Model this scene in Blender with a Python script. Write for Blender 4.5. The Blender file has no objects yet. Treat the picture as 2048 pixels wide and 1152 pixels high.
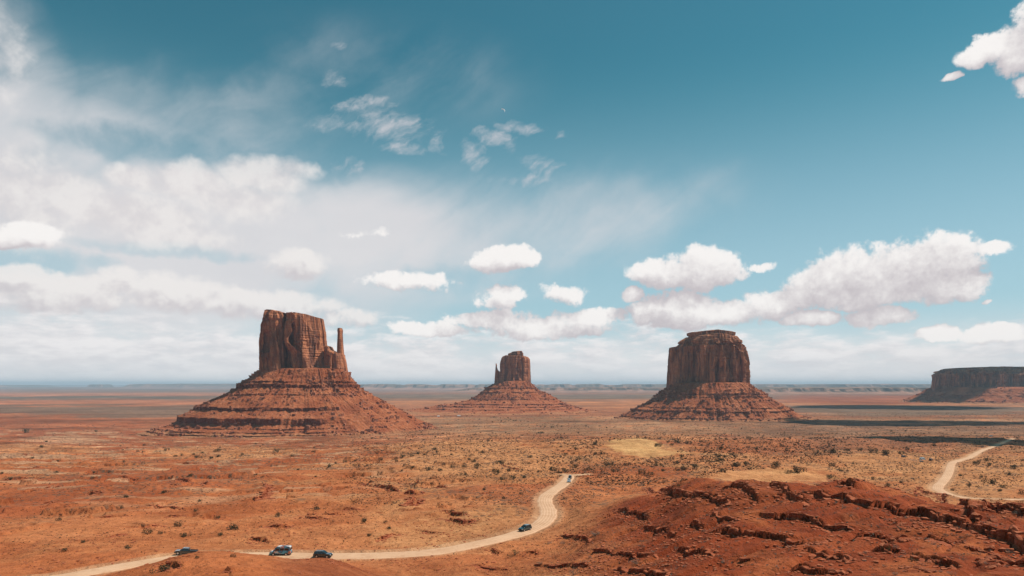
import bpy, bmesh, math, random
import numpy as np
from mathutils import Vector, Matrix, Euler

# ------------------------------------------------------------------ camera
S = bpy.context.scene
F = 1365.0            # focal length in pixels of the 2048 px wide photograph (24 mm lens)
HOR = 770.0           # row of the horizon
CAMZ = 110.0
cam_d = bpy.data.cameras.new('camera'); cam = bpy.data.objects.new('camera', cam_d)
S.collection.objects.link(cam); S.camera = cam
cam.location = (0, 0, CAMZ); cam.rotation_euler = (math.radians(90), 0, 0)
cam_d.sensor_width = 36; cam_d.lens = 24; cam_d.shift_y = (HOR - 576) / 2048
cam_d.clip_start = 0.5; cam_d.clip_end = 300000

# ------------------------------------------------------------------ light
SUN_AZ, SUN_EL = math.radians(79), math.radians(57)     # azimuth measured from +Y towards +X
sd = Vector((math.sin(SUN_AZ) * math.cos(SUN_EL), math.cos(SUN_AZ) * math.cos(SUN_EL), math.sin(SUN_EL)))
sun_d = bpy.data.lights.new('sun', 'SUN'); sun = bpy.data.objects.new('sun', sun_d)
S.collection.objects.link(sun); sun_d.energy = 5.0; sun_d.angle = math.radians(0.53); sun_d.color = (1.0, 0.94, 0.85)
sun.rotation_euler = sd.to_track_quat('Z', 'Y').to_euler()
S.view_settings.view_transform = 'Standard'; S.view_settings.look = 'None'
S.view_settings.exposure = 0.0; S.view_settings.gamma = 1.0
S.cycles.max_bounces = 4; S.cycles.diffuse_bounces = 2; S.cycles.glossy_bounces = 2
S.cycles.volume_bounces = 0; S.cycles.transparent_max_bounces = 8
S.cycles.use_denoising = True

# ------------------------------------------------------------------ node helper
class NB:
    def __init__(s, tree): s.t = tree
    def n(s, typ, **kw):
        nd = s.t.nodes.new(typ)
        for k, v in kw.items(): setattr(nd, k, v)
        return nd
    def put(s, sock, v):
        if isinstance(v, bpy.types.NodeSocket): s.t.links.new(v, sock)
        elif v is not None:
            try: sock.default_value = v
            except Exception: sock.default_value = tuple(v) + (1,)
    def m(s, op, a, b=None, c=None, clamp=False):
        nd = s.n('ShaderNodeMath', operation=op, use_clamp=clamp)
        for i, v in enumerate((a, b, c)):
            if v is not None: s.put(nd.inputs[i], v)
        return nd.outputs[0]
    def v(s, op, a, b=None, c=None, scale=None):
        nd = s.n('ShaderNodeVectorMath', operation=op)
        for i, x in enumerate((a, b, c)):
            if x is not None: s.put(nd.inputs[i], x)
        if scale is not None: s.put(nd.inputs['Scale'], scale)
        return nd.outputs['Value'] if op in ('LENGTH', 'DOT_PRODUCT', 'DISTANCE') else nd.outputs['Vector']
    def ss(s, x, a, b, lo=0.0, hi=1.0):
        nd = s.n('ShaderNodeMapRange', interpolation_type='SMOOTHSTEP')
        for i, q in enumerate((x, a, b, lo, hi)): s.put(nd.inputs[i], q)
        return nd.outputs[0]
    def noise(s, vec, scale, detail=4, rough=.5, col=False, dist=0.0):
        nd = s.n('ShaderNodeTexNoise'); s.put(nd.inputs['Vector'], vec)
        nd.inputs['Scale'].default_value = scale; nd.inputs['Detail'].default_value = detail
        nd.inputs['Roughness'].default_value = rough; nd.inputs['Distortion'].default_value = dist
        return nd.outputs['Color'] if col else nd.outputs['Fac']
    def mix(s, f, a, b, blend='MIX'):
        nd = s.n('ShaderNodeMix', data_type='RGBA', blend_type=blend)
        s.put(nd.inputs[0], f); s.put(nd.inputs[6], a); s.put(nd.inputs[7], b)
        return nd.outputs[2]
    def comb(s, x, y, z):
        nd = s.n('ShaderNodeCombineXYZ')
        for i, q in enumerate((x, y, z)): s.put(nd.inputs[i], q)
        return nd.outputs[0]
    def sep(s, v):
        nd = s.n('ShaderNodeSeparateXYZ'); s.put(nd.inputs[0], v); return nd.outputs

# ------------------------------------------------------------------ sky
def dirang(px, py):
    u, w = (px - 1024) / F, (HOR - py) / F
    return math.atan(u), math.atan(w / math.sqrt(1 + u * u))

W = bpy.data.worlds.new('World'); S.world = W; W.use_nodes = True
W.node_tree.nodes.clear(); B = NB(W.node_tree)
tc = B.n('ShaderNodeTexCoord').outputs['Generated']
D = B.v('NORMALIZE', tc)
dx, dy, dz = B.sep(D)
az = B.m('ARCTAN2', dx, dy); el = B.m('ARCSINE', dz)
P = B.comb(az, el, 0.0)
sky = B.n('ShaderNodeTexSky', sky_type='NISHITA', sun_disc=False)
sky.sun_elevation = SUN_EL; sky.sun_rotation = SUN_AZ; sky.altitude = 1600; sky.air_density = 1.0
sky.dust_density = 0.6; sky.ozone_density = 1.0
# colour of the clear air: physical sky graded towards teal, as this photograph's film look has it
tint = B.mix(B.ss(el, .0, .42), (.86, .94, .84, 1), (.36, .90, .72, 1))
skyc = B.mix(1.0, B.v('SCALE', sky.outputs[0], scale=0.108), tint, 'MULTIPLY')
skyc = B.mix(B.m('MULTIPLY', B.ss(el, .46, .02, 0, .80), B.ss(dy, -.3, .3, .35, 1.0)), skyc, (.42, .635, .72, 1))

def field(list_, vec, soft=False):
    out = None
    for (px, py, rx, ry, *w) in list_:
        a, e = dirang(px, py); ca = math.cos(a)
        ix, iy = F / rx / (ca * ca), F / ry / ca
        q = B.v('MULTIPLY_ADD', vec, (ix, iy, 0), (-a * ix, -e * iy, 0))
        d = B.v('DOT_PRODUCT', q, q)
        f = B.m('MULTIPLY', B.m('SUBTRACT', 1.0, d), w[0] if w else 1.0)
        if soft: f = B.m('MAXIMUM', f, 0.0)
        out = f if out is None else B.m('ADD' if soft else 'MAXIMUM', out, f)
    return out

dwarp = B.v('SUBTRACT', B.noise(D, 14, 6, .58, col=True), (.5, .5, .5))
Pw = B.v('ADD', P, B.v('MULTIPLY', dwarp, (.050, .034, 0)))
CUM = [  # px, py, rx, ry of the separate heaps of cloud
    (1690, 566, 140, 54), (1780, 545, 185, 68), (1870, 525, 112, 70), (1900, 574, 90, 40), (1640, 590, 90, 28), (1740, 588, 210, 40),
    (1985, 502, 54, 18), (1330, 550, 95, 34), (1400, 540, 96, 52), (1440, 545, 56, 30), (1005, 517, 74, 30), (972, 522, 48, 16), (1045, 522, 46, 20),
    (1370, 624, 140, 34), (1360, 605, 70, 26), (1450, 622, 100, 26), (1545, 610, 74, 38), (1760, 635, 100, 20), (1880, 665, 60, 18), (1990, 668, 90, 22), (1620, 640, 70, 16),
    (1940, 112, 42, 26), (1985, 88, 52, 36), (2050, 90, 80, 60), (2120, 60, 140, 80), (2080, 160, 60, 28), (1902, 156, 24, 9), (1255, 595, 26, 18),
    (1120, 590, 50, 24, .7), (1000, 598, 64, 24, .75), (1180, 635, 80, 20, .8), (980, 640, 100, 24, .8), (1090, 655, 140, 22, .8), (870, 660, 100, 18, .75),
    (810, 562, 95, 20, .55), (60, 470, 78, 30), (20, 480, 56, 24), (1530, 532, 30, 9, .5), (1978, 607, 14, 6, .7), (740, 470, 50, 10, .35)]
LEFTC = [(600, 530, 80, 36, .8), (120, 588, 200, 46, .9), (330, 585, 170, 40, .8), (520, 612, 190, 34, .8), (60, 560, 120, 30, .8), (700, 640, 80, 26, .6), (250, 560, 60, 24, .7)]
WISP = [(720, 222, 66, 20), (760, 205, 40, 12, .9), (790, 258, 84, 30), (700, 255, 56, 12, .8), (808, 302, 40, 13, .8), (690, 330, 26, 16, .7), (722, 335, 20, 13, .7), (870, 292, 16, 16, .7),
    (945, 308, 32, 28), (980, 275, 44, 18), (1040, 252, 50, 12), (1012, 292, 14, 18, .7), (1055, 328, 44, 18, .8), (1092, 338, 36, 24, .9), (1062, 362, 66, 12, .7),
    (675, 162, 40, 13, .55), (682, 96, 20, 9, .55), (655, 243, 40, 14, .6), (1115, 267, 12, 7, .4)]
BANK = [(380, 365, 120, 44), (520, 352, 100, 38), (575, 335, 70, 24, .8), (270, 360, 60, 28), (120, 390, 190, 64), (250, 430, 200, 52), (30, 390, 150, 110), (470, 400, 130, 44, .8), (0, 120, 60, 90, .4), (330, 470, 170, 44, .7)]
fN = B.noise(D, 30, 7, .58)
def puff(vec, off):
    Fc = field(CUM, vec)
    Dv = B.v('ADD', D, off)
    n = B.noise(Dv, 26, 9, .62); n2 = B.noise(Dv, 85, 6, .62)
    return B.m('ADD', Fc, B.m('ADD', B.m('MULTIPLY', B.m('SUBTRACT', n, .5), 2.1), B.m('MULTIPLY', B.m('SUBTRACT', n2, .5), 1.0)))
c0 = puff(Pw, (0, 0, 0))
c1 = puff(B.v('ADD', Pw, (0.010, 0.024, 0)), (0.010, 0.0, 0.014))
cmask = B.m('MULTIPLY', B.ss(c0, -.04, .40), B.ss(c0, -.1, .6, .72, 1.0))
clit = B.ss(B.m('SUBTRACT', c0, c1), -.75, 1.25)
cumcol = B.mix(clit, (.58, .535, .56, 1), (.95, .92, .90, 1))
# soft left heaps
l0 = B.m('ADD', field(LEFTC, Pw), B.m('MULTIPLY', B.m('SUBTRACT', fN, .5), 1.6))
l1 = B.m('ADD', field(LEFTC, B.v('ADD', Pw, (.004, .014, 0))), B.m('MULTIPLY', B.m('SUBTRACT', B.noise(B.v('ADD', D, (.006, 0, .010)), 30, 7, .58), .5), 1.6))
lmask = B.m('MULTIPLY', B.ss(l0, .0, .55), .88)
leftcol = B.mix(B.ss(B.m('SUBTRACT', l0, l1), -.45, .32), (.64, .60, .62, 1), (.88, .845, .825, 1))

# horizon deck: rows of flat-based heaps getting denser towards the horizon
Pd = B.v('ADD', P, B.v('MULTIPLY', dwarp, (.02, .010, 0)))
def deck(off):
    v = B.v('ADD', B.v('MULTIPLY', Pd, (13.0, 40.0, 0)), off)
    return B.m('ADD', B.m('MULTIPLY', B.noise(v, 1.0, 8, .6), .85), B.m('MULTIPLY', B.noise(B.v('MULTIPLY', v, (.30, .8, 0)), .8, 3, .5), .30))
dk0 = deck((3.1, 1.7, 0)); dk1 = deck((3.2, 2.05, 0))
cov = B.m('ADD', B.ss(el, .150, .03, -.24, .16), B.ss(az, .1, -.55, 0, .07))
front = B.ss(dy, -.25, .35)      # clouds kept ahead only, left out behind the viewer to lower the fill light
dmask = B.m('MULTIPLY', B.m('MULTIPLY', B.ss(B.m('ADD', dk0, cov), .56, .78), B.ss(el, .19, .12, 0, .85)), B.m('MULTIPLY', front, B.ss(el, .0, .05, .35, 1.0)))
dlit = B.ss(B.m('SUBTRACT', dk0, dk1), -.16, .12)
deckcol = B.mix(dlit, (.72, .70, .72, 1), (.92, .885, .88, 1))
# low white haze of far rain and cloud above the horizon
lowm = B.m('MULTIPLY', B.ss(el, .115, .01), B.m('MULTIPLY', front, B.ss(B.noise(B.v('MULTIPLY', P, (3, 8, 0)), 1.3, 3), .1, .5, .8, .98)))
lowcol = B.mix(B.ss(B.noise(B.v('MULTIPLY', Pd, (5, 16, 0)), 1.2, 6, .55), .3, .7), (.73, .745, .77, 1), (.90, .865, .86, 1))

# high veil, combed from lower left to upper right
ang = math.radians(33)
vr = B.n('ShaderNodeVectorRotate', rotation_type='Z_AXIS'); B.put(vr.inputs['Vector'], Pw); vr.inputs['Angle'].default_value = -ang
va = B.v('MULTIPLY', vr.outputs[0], (2.6, 9.0, 0))
vn = B.m('ADD', B.m('MULTIPLY', B.noise(va, 1.0, 8, .58, dist=.3), .75), B.m('MULTIPLY', B.noise(D, 7, 6, .55), .45))
VEIL = [(60, 480, 720, 300, 1.15), (560, 520, 520, 190, .85), (960, 470, 480, 150, .60), (1250, 400, 360, 110, .30), (0, 130, 170, 170, .60), (370, 240, 400, 140, .45), (780, 150, 380, 120, .28), (700, 420, 260, 110, .35)]
vc = field(VEIL, P, soft=True)
veil = B.ss(B.m('ADD', B.m('MULTIPLY', vc, .85), B.m('MULTIPLY', B.m('SUBTRACT', vn, .6), B.ss(vc, 0, .3, 0.0, 1.7))), .0, 1.15)
gap = B.ss(B.m('ADD', field([(60, 522, 170, 26), (330, 300, 230, 34, .8), (640, 318, 90, 44, .6), (340, 505, 170, 16, .6), (1010, 560, 230, 28, .6), (330, 95, 280, 60, .8)], Pw), B.m('MULTIPLY', B.m('SUBTRACT', fN, .5), 2.0)), -.5, .9)
veil = B.m('MULTIPLY', veil, B.m('SUBTRACT', .92, B.m('MULTIPLY', gap, .62)))
veilcol = B.mix(B.noise(B.v('MULTIPLY', Pw, (5, 14, 0)), 1.0, 6), (.66, .655, .685, 1), (.82, .785, .785, 1))
# left bank of heaps inside the veil
b0 = B.m('ADD', field(BANK, Pw), B.m('MULTIPLY', B.m('SUBTRACT', fN, .5), 2.3))
bmask = B.m('MULTIPLY', B.ss(b0, -.3, 1.0), .85)
bankcol = B.mix(B.ss(fN, .35, .62), (.72, .68, .69, 1), (.85, .815, .80, 1))
# wisps
wv = B.n('ShaderNodeVectorRotate', rotation_type='Z_AXIS'); B.put(wv.inputs['Vector'], Pw); wv.inputs['Angle'].default_value = -math.radians(30)
wn = B.noise(B.v('MULTIPLY', wv.outputs[0], (22, 55, 0)), 1.0, 9, .64)
w0 = B.m('ADD', field(WISP, Pw), B.m('MULTIPLY', B.m('SUBTRACT', wn, .5), 5.2))
wmask = B.m('MULTIPLY', B.ss(w0, -.1, 2.3), .74)

c = B.mix(veil, skyc, veilcol)
c = B.mix(bmask, c, bankcol)
c = B.mix(wmask, c, (.70, .665, .69, 1))
c = B.mix(lowm, c, lowcol)
c = B.mix(lmask, c, leftcol)
c = B.mix(dmask, c, deckcol)
c = B.mix(cmask, c, cumcol)
bg = B.n('ShaderNodeBackground'); B.put(bg.inputs[0], c); bg.inputs[1].default_value = 1.0
wo = B.n('ShaderNodeOutputWorld'); W.node_tree.links.new(bg.outputs[0], wo.inputs[0])
W.cycles.sampling_method = 'MANUAL'; W.cycles.sample_map_resolution = 512

# ------------------------------------------------------------------ numpy noise
_rs = np.random.RandomState(7)
_perm = np.concatenate([_rs.permutation(256)] * 3).astype(np.int32)
_ga = _rs.rand(256) * 2 * np.pi; _g2 = np.stack([np.cos(_ga), np.sin(_ga)], 1).astype(np.float32)
_g3 = _rs.randn(256, 3); _g3 = (_g3 / np.linalg.norm(_g3, axis=1)[:, None]).astype(np.float32)
def pn2(x, y, seed=0):
    x = np.asarray(x, np.float64); y = np.asarray(y, np.float64)
    xi = np.floor(x).astype(np.int64); yi = np.floor(y).astype(np.int64)
    xf = (x - xi).astype(np.float32); yf = (y - yi).astype(np.float32)
    u = xf * xf * xf * (xf * (xf * 6 - 15) + 10); v = yf * yf * yf * (yf * (yf * 6 - 15) + 10)
    def g(ix, iy, fx, fy):
        h = _perm[_perm[(ix + seed * 37) & 255] + ((iy + seed * 91) & 255)]
        gr = _g2[h]; return gr[..., 0] * fx + gr[..., 1] * fy
    a = g(xi, yi, xf, yf); b = g(xi + 1, yi, xf - 1, yf); c_ = g(xi, yi + 1, xf, yf - 1); d = g(xi + 1, yi + 1, xf - 1, yf - 1)
    ab = a + u * (b - a); cd = c_ + u * (d - c_); return (ab + v * (cd - ab)) * 1.5
def pn3(x, y, z, seed=0):
    x = np.asarray(x, np.float64); y = np.asarray(y, np.float64); z = np.asarray(z, np.float64)
    xi, yi, zi = [np.floor(q).astype(np.int64) for q in (x, y, z)]
    xf, yf, zf = (x - xi), (y - yi), (z - zi)
    f = lambda t: t * t * t * (t * (t * 6 - 15) + 10)
    u, v, w = f(xf), f(yf), f(zf); r = 0
    for i in (0, 1):
        for j in (0, 1):
            for k in (0, 1):
                h = _perm[_perm[_perm[(xi + i + seed * 37) & 255] + ((yi + j) & 255)] + ((zi + k) & 255)]
                g = _g3[h]
                r = r + (g[..., 0] * (xf - i) + g[..., 1] * (yf - j) + g[..., 2] * (zf - k)) * \
                    (u if i else 1 - u) * (v if j else 1 - v) * (w if k else 1 - w)
    return r * 1.5
def fbm2(x, y, o=4, seed=0, rough=.5):
    r = 0; a = 1; t = 0
    for i in range(o):
        r = r + a * pn2(x * 2 ** i, y * 2 ** i, seed + i); t += a; a *= rough
    return r / t
def fbm3(x, y, z, o=4, seed=0, rough=.5):
    r = 0; a = 1; t = 0
    for i in range(o):
        r = r + a * pn3(x * 2 ** i, y * 2 ** i, z * 2 ** i, seed + i); t += a; a *= rough
    return r / t
def sst(x, a, b):
    t = np.clip((x - a) / (b - a), 0, 1); return t * t * (3 - 2 * t)
def lerp(a, b, t): return a + (b - a) * t
def smooth1(a, n, axis):
    for _ in range(n):
        p = np.pad(a, [(1, 1) if i == axis else (0, 0) for i in range(a.ndim)], mode='edge')
        if axis == 0: a = (p[:-2] + 2 * p[1:-1] + p[2:]) / 4
        else: a = (p[:, :-2] + 2 * p[:, 1:-1] + p[:, 2:]) / 4
    return a

# ------------------------------------------------------------------ object helpers
COL = S.collection
def new_mesh(name, verts, faces, mat=None, smooth=True, parent=None, attrs=None):
    me = bpy.data.meshes.new(name)
    verts = np.asarray(verts, np.float32).reshape(-1, 3)
    faces = np.asarray(faces, np.int32); k = faces.shape[1]; nf = len(faces)
    me.vertices.add(len(verts)); me.vertices.foreach_set('co', verts.ravel())
    me.loops.add(nf * k); me.loops.foreach_set('vertex_index', faces.ravel())
    me.polygons.add(nf); me.polygons.foreach_set('loop_start', np.arange(0, nf * k, k, dtype=np.int32))
    me.polygons.foreach_set('loop_total', np.full(nf, k, np.int32))
    me.polygons.foreach_set('use_smooth', np.full(nf, smooth, bool))
    for an, arr in (attrs or {}).items():
        arr = np.asarray(arr, np.float32)
        if arr.ndim == 1:
            me.attributes.new(an, 'FLOAT', 'POINT').data.foreach_set('value', arr)
        else:
            a4 = np.ones((len(arr), 4), np.float32); a4[:, :3] = arr
            me.attributes.new(an, 'FLOAT_COLOR', 'POINT').data.foreach_set('color', a4.ravel())
    me.update(calc_edges=True)
    if mat: me.materials.append(mat)
    o = bpy.data.objects.new(name, me); COL.objects.link(o)
    if parent: o.parent = parent
    return o
def tag(o, label=None, cat=None, group=None, kind=None):
    if label: o['label'] = label
    if cat: o['category'] = cat
    if group: o['group'] = group
    if kind: o['kind'] = kind
    return o
def empty(name, loc, label, cat, group=None):
    o = bpy.data.objects.new(name, None); COL.objects.link(o); o.location = loc; o.empty_display_size = .5
    return tag(o, label, cat, group)
def grid_faces(nr, nc, wrap=False):
    r = np.arange(nr - 1)[:, None]; cN = nc if wrap else nc - 1
    c_ = np.arange(cN)[None, :]; c2 = (c_ + 1) % nc
    return np.stack([r * nc + c_, r * nc + c2, (r + 1) * nc + c2, (r + 1) * nc + c_], -1).reshape(-1, 4)

# ------------------------------------------------------------------ materials
def mat_new(name):
    m = bpy.data.materials.new(name); m.use_nodes = True; m.node_tree.nodes.clear()
    b = NB(m.node_tree); out = b.n('ShaderNodeOutputMaterial'); p = b.n('ShaderNodeBsdfPrincipled')
    m.node_tree.links.new(p.outputs[0], out.inputs[0]); return m, b, p
def simple_mat(name, col, rough=.6, metal=0.0, vary=.15, scale=3.0, spec=.3, coat=0.0):
    m, b, p = mat_new(name)
    o = b.n('ShaderNodeTexCoord').outputs['Object']
    nz = b.noise(o, scale, 4)
    c_ = b.mix(b.ss(nz, .3, .7), tuple(q * (1 - vary) for q in col) + (1,), tuple(min(1, q * (1 + vary)) for q in col) + (1,))
    b.put(p.inputs['Base Color'], c_); p.inputs['Roughness'].default_value = rough; p.inputs['Metallic'].default_value = metal
    p.inputs['Specular IOR Level'].default_value = spec; p.inputs['Coat Weight'].default_value = coat
    return m

def ground_material():
    m, b, p = mat_new('desert_soil')
    g = b.n('ShaderNodeNewGeometry').outputs['Position']
    col = b.n('ShaderNodeVertexColor', layer_name='soil').outputs['Color']
    scr = b.n('ShaderNodeAttribute', attribute_name='scrub').outputs['Fac']
    g2 = b.v('MULTIPLY', g, (1, 1, .3))
    n1 = b.noise(g2, .035, 5, .6); n2 = b.noise(g2, .35, 5, .65); n3 = b.noise(g2, 2.2, 4, .65)
    v = b.m('ADD', b.m('ADD', b.m('MULTIPLY', n1, .9), b.m('MULTIPLY', n2, .75)), b.m('MULTIPLY', n3, .55))
    c1 = b.mix(b.ss(v, .75, 1.45), b.mix(1.0, col, (.60, .50, .44, 1), 'MULTIPLY'), b.mix(1.0, col, (1.22, 1.26, 1.28, 1), 'MULTIPLY'))
    # rills and stone lines stretched across the slope
    st = b.noise(b.v('MULTIPLY', g2, (.05, .16, .8)), 1.0, 6, .62)
    c1 = b.mix(b.m('MULTIPLY', b.ss(st, .50, .66), .42), c1, b.mix(1.0, col, (.62, .50, .46, 1), 'MULTIPLY'))
    c1 = b.mix(b.m('MULTIPLY', b.ss(st, .44, .30), .35), c1, b.mix(1.0, col, (1.35, 1.5, 1.6, 1), 'MULTIPLY'))
    # scrub too small to model: grey green and brown speckle
    vo = b.n('ShaderNodeTexVoronoi', feature='F1'); b.put(vo.inputs['Vector'], b.v('ADD', g2, b.v('SCALE', b.noise(g2, .8, 2, col=True), scale=1.4))); vo.inputs['Scale'].default_value = .34
    vo2 = b.n('ShaderNodeTexVoronoi', feature='F1'); b.put(vo2.inputs['Vector'], g2); vo2.inputs['Scale'].default_value = .09
    sp = b.m('ADD', b.ss(vo.outputs['Distance'], .44, .26), b.m('MULTIPLY', b.ss(vo2.outputs['Distance'], .34, .16), .6), clamp=True)
    dens = b.ss(b.m('ADD', b.noise(g2, .02, 5, .6), b.m('MULTIPLY', scr, .9)), .62, 1.15)
    spc = b.mix(b.noise(g2, .5, 2), (.085, .045, .03, 1), (.16, .10, .065, 1))
    c1 = b.mix(b.m('MULTIPLY', b.m('MULTIPLY', sp, dens), .85), c1, spc)
    b.put(p.inputs['Base Color'], c1); p.inputs['Roughness'].default_value = .95; p.inputs['Specular IOR Level'].default_value = .1
    bp = b.n('ShaderNodeBump'); bp.inputs['Strength'].default_value = .9; bp.inputs['Distance'].default_value = 1.0
    hh = b.m('ADD', b.m('MULTIPLY', n2, 1.3), b.m('ADD', b.m('MULTIPLY', n3, .35), b.m('MULTIPLY', sp, .25)))
    b.put(bp.inputs['Height'], hh); b.put(p.inputs['Normal'], bp.outputs[0])
    return m
def cliff_material():
    m, b, p = mat_new('varnished_sandstone')
    g = b.n('ShaderNodeTexCoord').outputs['Object']
    st = b.noise(b.v('MULTIPLY', g, (.05, .05, .007)), 1.0, 7, .62, dist=.4)
    st2 = b.noise(b.v('MULTIPLY', g, (.16, .16, .03)), 1.0, 6, .6)
    nb = b.noise(b.v('MULTIPLY', g, (.02, .02, .02)), 1.0, 5, .6)
    la = b.noise(b.v('MULTIPLY', g, (.01, .01, .35)), 1.0, 4, .6)
    c1 = b.mix(b.ss(st2, .35, .65), (.33, .108, .050, 1), (.56, .215, .10, 1))
    c1 = b.mix(b.m('MULTIPLY', b.ss(st, .48, .60), .72), c1, (.12, .048, .034, 1))
    c1 = b.mix(b.m('MULTIPLY', b.ss(nb, .50, .62), .45), c1, (.13, .056, .042, 1))
    c1 = b.mix(b.m('MULTIPLY', b.ss(la, .52, .66), .3), c1, (.17, .062, .036, 1))
    # flat tops carry pale grey gravel and scrub
    nz = b.sep(b.n('ShaderNodeNewGeometry').outputs['True Normal'])[2]
    c1 = b.mix(b.m('MULTIPLY', b.ss(nz, .82, .96), .6), c1, (.24, .13, .075, 1))
    b.put(p.inputs['Base Color'], c1); p.inputs['Roughness'].default_value = .9; p.inputs['Specular IOR Level'].default_value = .15
    bp = b.n('ShaderNodeBump'); bp.inputs['Strength'].default_value = 1.0; bp.inputs['Distance'].default_value = 5.0
    b.put(bp.inputs['Height'], b.m('ADD', b.m('MULTIPLY', st2, .55), b.m('ADD', b.m('MULTIPLY', st, .6), b.m('MULTIPLY', b.m('ADD', la, b.noise(g, .12, 5, .6)), .5))))
    b.put(p.inputs['Normal'], bp.outputs[0])
    return m
def talus_material():
    m, b, p = mat_new('talus_soil')
    g = b.n('ShaderNodeTexCoord').outputs['Object']
    led = b.n('ShaderNodeAttribute', attribute_name='ledge').outputs['Fac']; apr = b.n('ShaderNodeAttribute', attribute_name='apron').outputs['Fac']
    n1 = b.noise(g, .02, 5, .6); n2 = b.noise(g, .12, 6, .7); la = b.noise(b.v('MULTIPLY', g, (.006, .006, .30)), 1.0, 4, .55)
    c1 = b.mix(b.ss(b.m('ADD', n1, b.m('MULTIPLY', n2, .8)), .68, 1.1), (.28, .074, .030, 1), (.45, .145, .060, 1))
    c1 = b.mix(b.m('MULTIPLY', b.ss(la, .50, .64), .32), c1, (.20, .05, .026, 1))
    vo = b.n('ShaderNodeTexVoronoi', feature='F1'); b.put(vo.inputs['Vector'], g); vo.inputs['Scale'].default_value = .16
    c1 = b.mix(b.m('MULTIPLY', b.ss(vo.outputs['Distance'], .36, .2), b.ss(n1, .45, .65)), c1, (.45, .21, .125, 1))
    c1 = b.mix(b.m('MULTIPLY', b.ss(b.m('ADD', apr, b.m('MULTIPLY', b.m('SUBTRACT', n1, .5), .9)), .25, .9), .85), c1, b.mix(b.ss(n2, .4, .6), (.36, .17, .085, 1), (.46, .20, .095, 1)))
    c1 = b.mix(b.m('MULTIPLY', led, .75), c1, (.14, .040, .024, 1))
    b.put(p.inputs['Base Color'], c1); p.inputs['Roughness'].default_value = .95; p.inputs['Specular IOR Level'].default_value = .1
    bp = b.n('ShaderNodeBump'); bp.inputs['Strength'].default_value = 1.0; bp.inputs['Distance'].default_value = 6.0
    b.put(bp.inputs['Height'], b.m('ADD', n2, b.m('MULTIPLY', la, .3))); b.put(p.inputs['Normal'], bp.outputs[0])
    return m
def road_material():
    m, b, p = mat_new('graded_dirt')
    g = b.n('ShaderNodeNewGeometry').outputs['Position']
    s = b.n('ShaderNodeAttribute', attribute_name='across').outputs['Fac']
    n1 = b.noise(g, .12, 5, .6); n2 = b.noise(g, 1.5, 4, .65)
    c1 = b.mix(b.ss(b.m('ADD', n1, b.m('MULTIPLY', n2, .5)), .5, 1.0), (.48, .27, .155, 1), (.60, .365, .225, 1))
    tr = b.m('SINE', b.m('MULTIPLY', s, 22.0))
    c1 = b.mix(b.m('MULTIPLY', b.ss(b.m('ADD', tr, b.m('MULTIPLY', n1, .8)), .3, 1.3), .5), c1, (.70, .46, .30, 1))
    c1 = b.mix(b.m('MULTIPLY', b.ss(b.noise(b.v('MULTIPLY', g, (.4, .4, .4)), 1.0, 5, .65), .52, .68), .45), c1, (.40, .20, .11, 1))
    ed = b.m('ABSOLUTE', s)
    c1 = b.mix(b.m('MULTIPLY', b.ss(b.m('ADD', ed, b.m('MULTIPLY', b.m('SUBTRACT', n2, .5), .5)), .75, 1.0), .8), c1, (.42, .17, .075, 1))
    b.put(p.inputs['Base Color'], c1); p.inputs['Roughness'].default_value = .95; p.inputs['Specular IOR Level'].default_value = .1
    bp = b.n('ShaderNodeBump'); bp.inputs['Strength'].default_value = .4; bp.inputs['Distance'].default_value = .2
    b.put(bp.inputs['Height'], n2); b.put(p.inputs['Normal'], bp.outputs[0])
    return m
def rock_material():
    m, b, p = mat_new('red_rock')
    g = b.n('ShaderNodeTexCoord').outputs['Object']
    rnd = b.n('ShaderNodeObjectInfo').outputs['Random']
    n = b.noise(g, 1.2, 6, .65)
    c1 = b.mix(b.ss(n, .35, .68), (.25, .058, .025, 1), (.43, .122, .052, 1))
    c1 = b.mix(b.m('MULTIPLY', rnd, .35), c1, (.42, .16, .08, 1))
    b.put(p.inputs['Base Color'], c1); p.inputs['Roughness'].default_value = .9; p.inputs['Specular IOR Level'].default_value = .15
    bp = b.n('ShaderNodeBump'); bp.inputs['Strength'].default_value = .8; bp.inputs['Distance'].default_value = .3
    b.put(bp.inputs['Height'], n); b.put(p.inputs['Normal'], bp.outputs[0])
    return m
M_GROUND = ground_material(); M_CLIFF = cliff_material(); M_TALUS = talus_material(); M_ROAD = road_material(); M_ROCK = rock_material()

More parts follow.
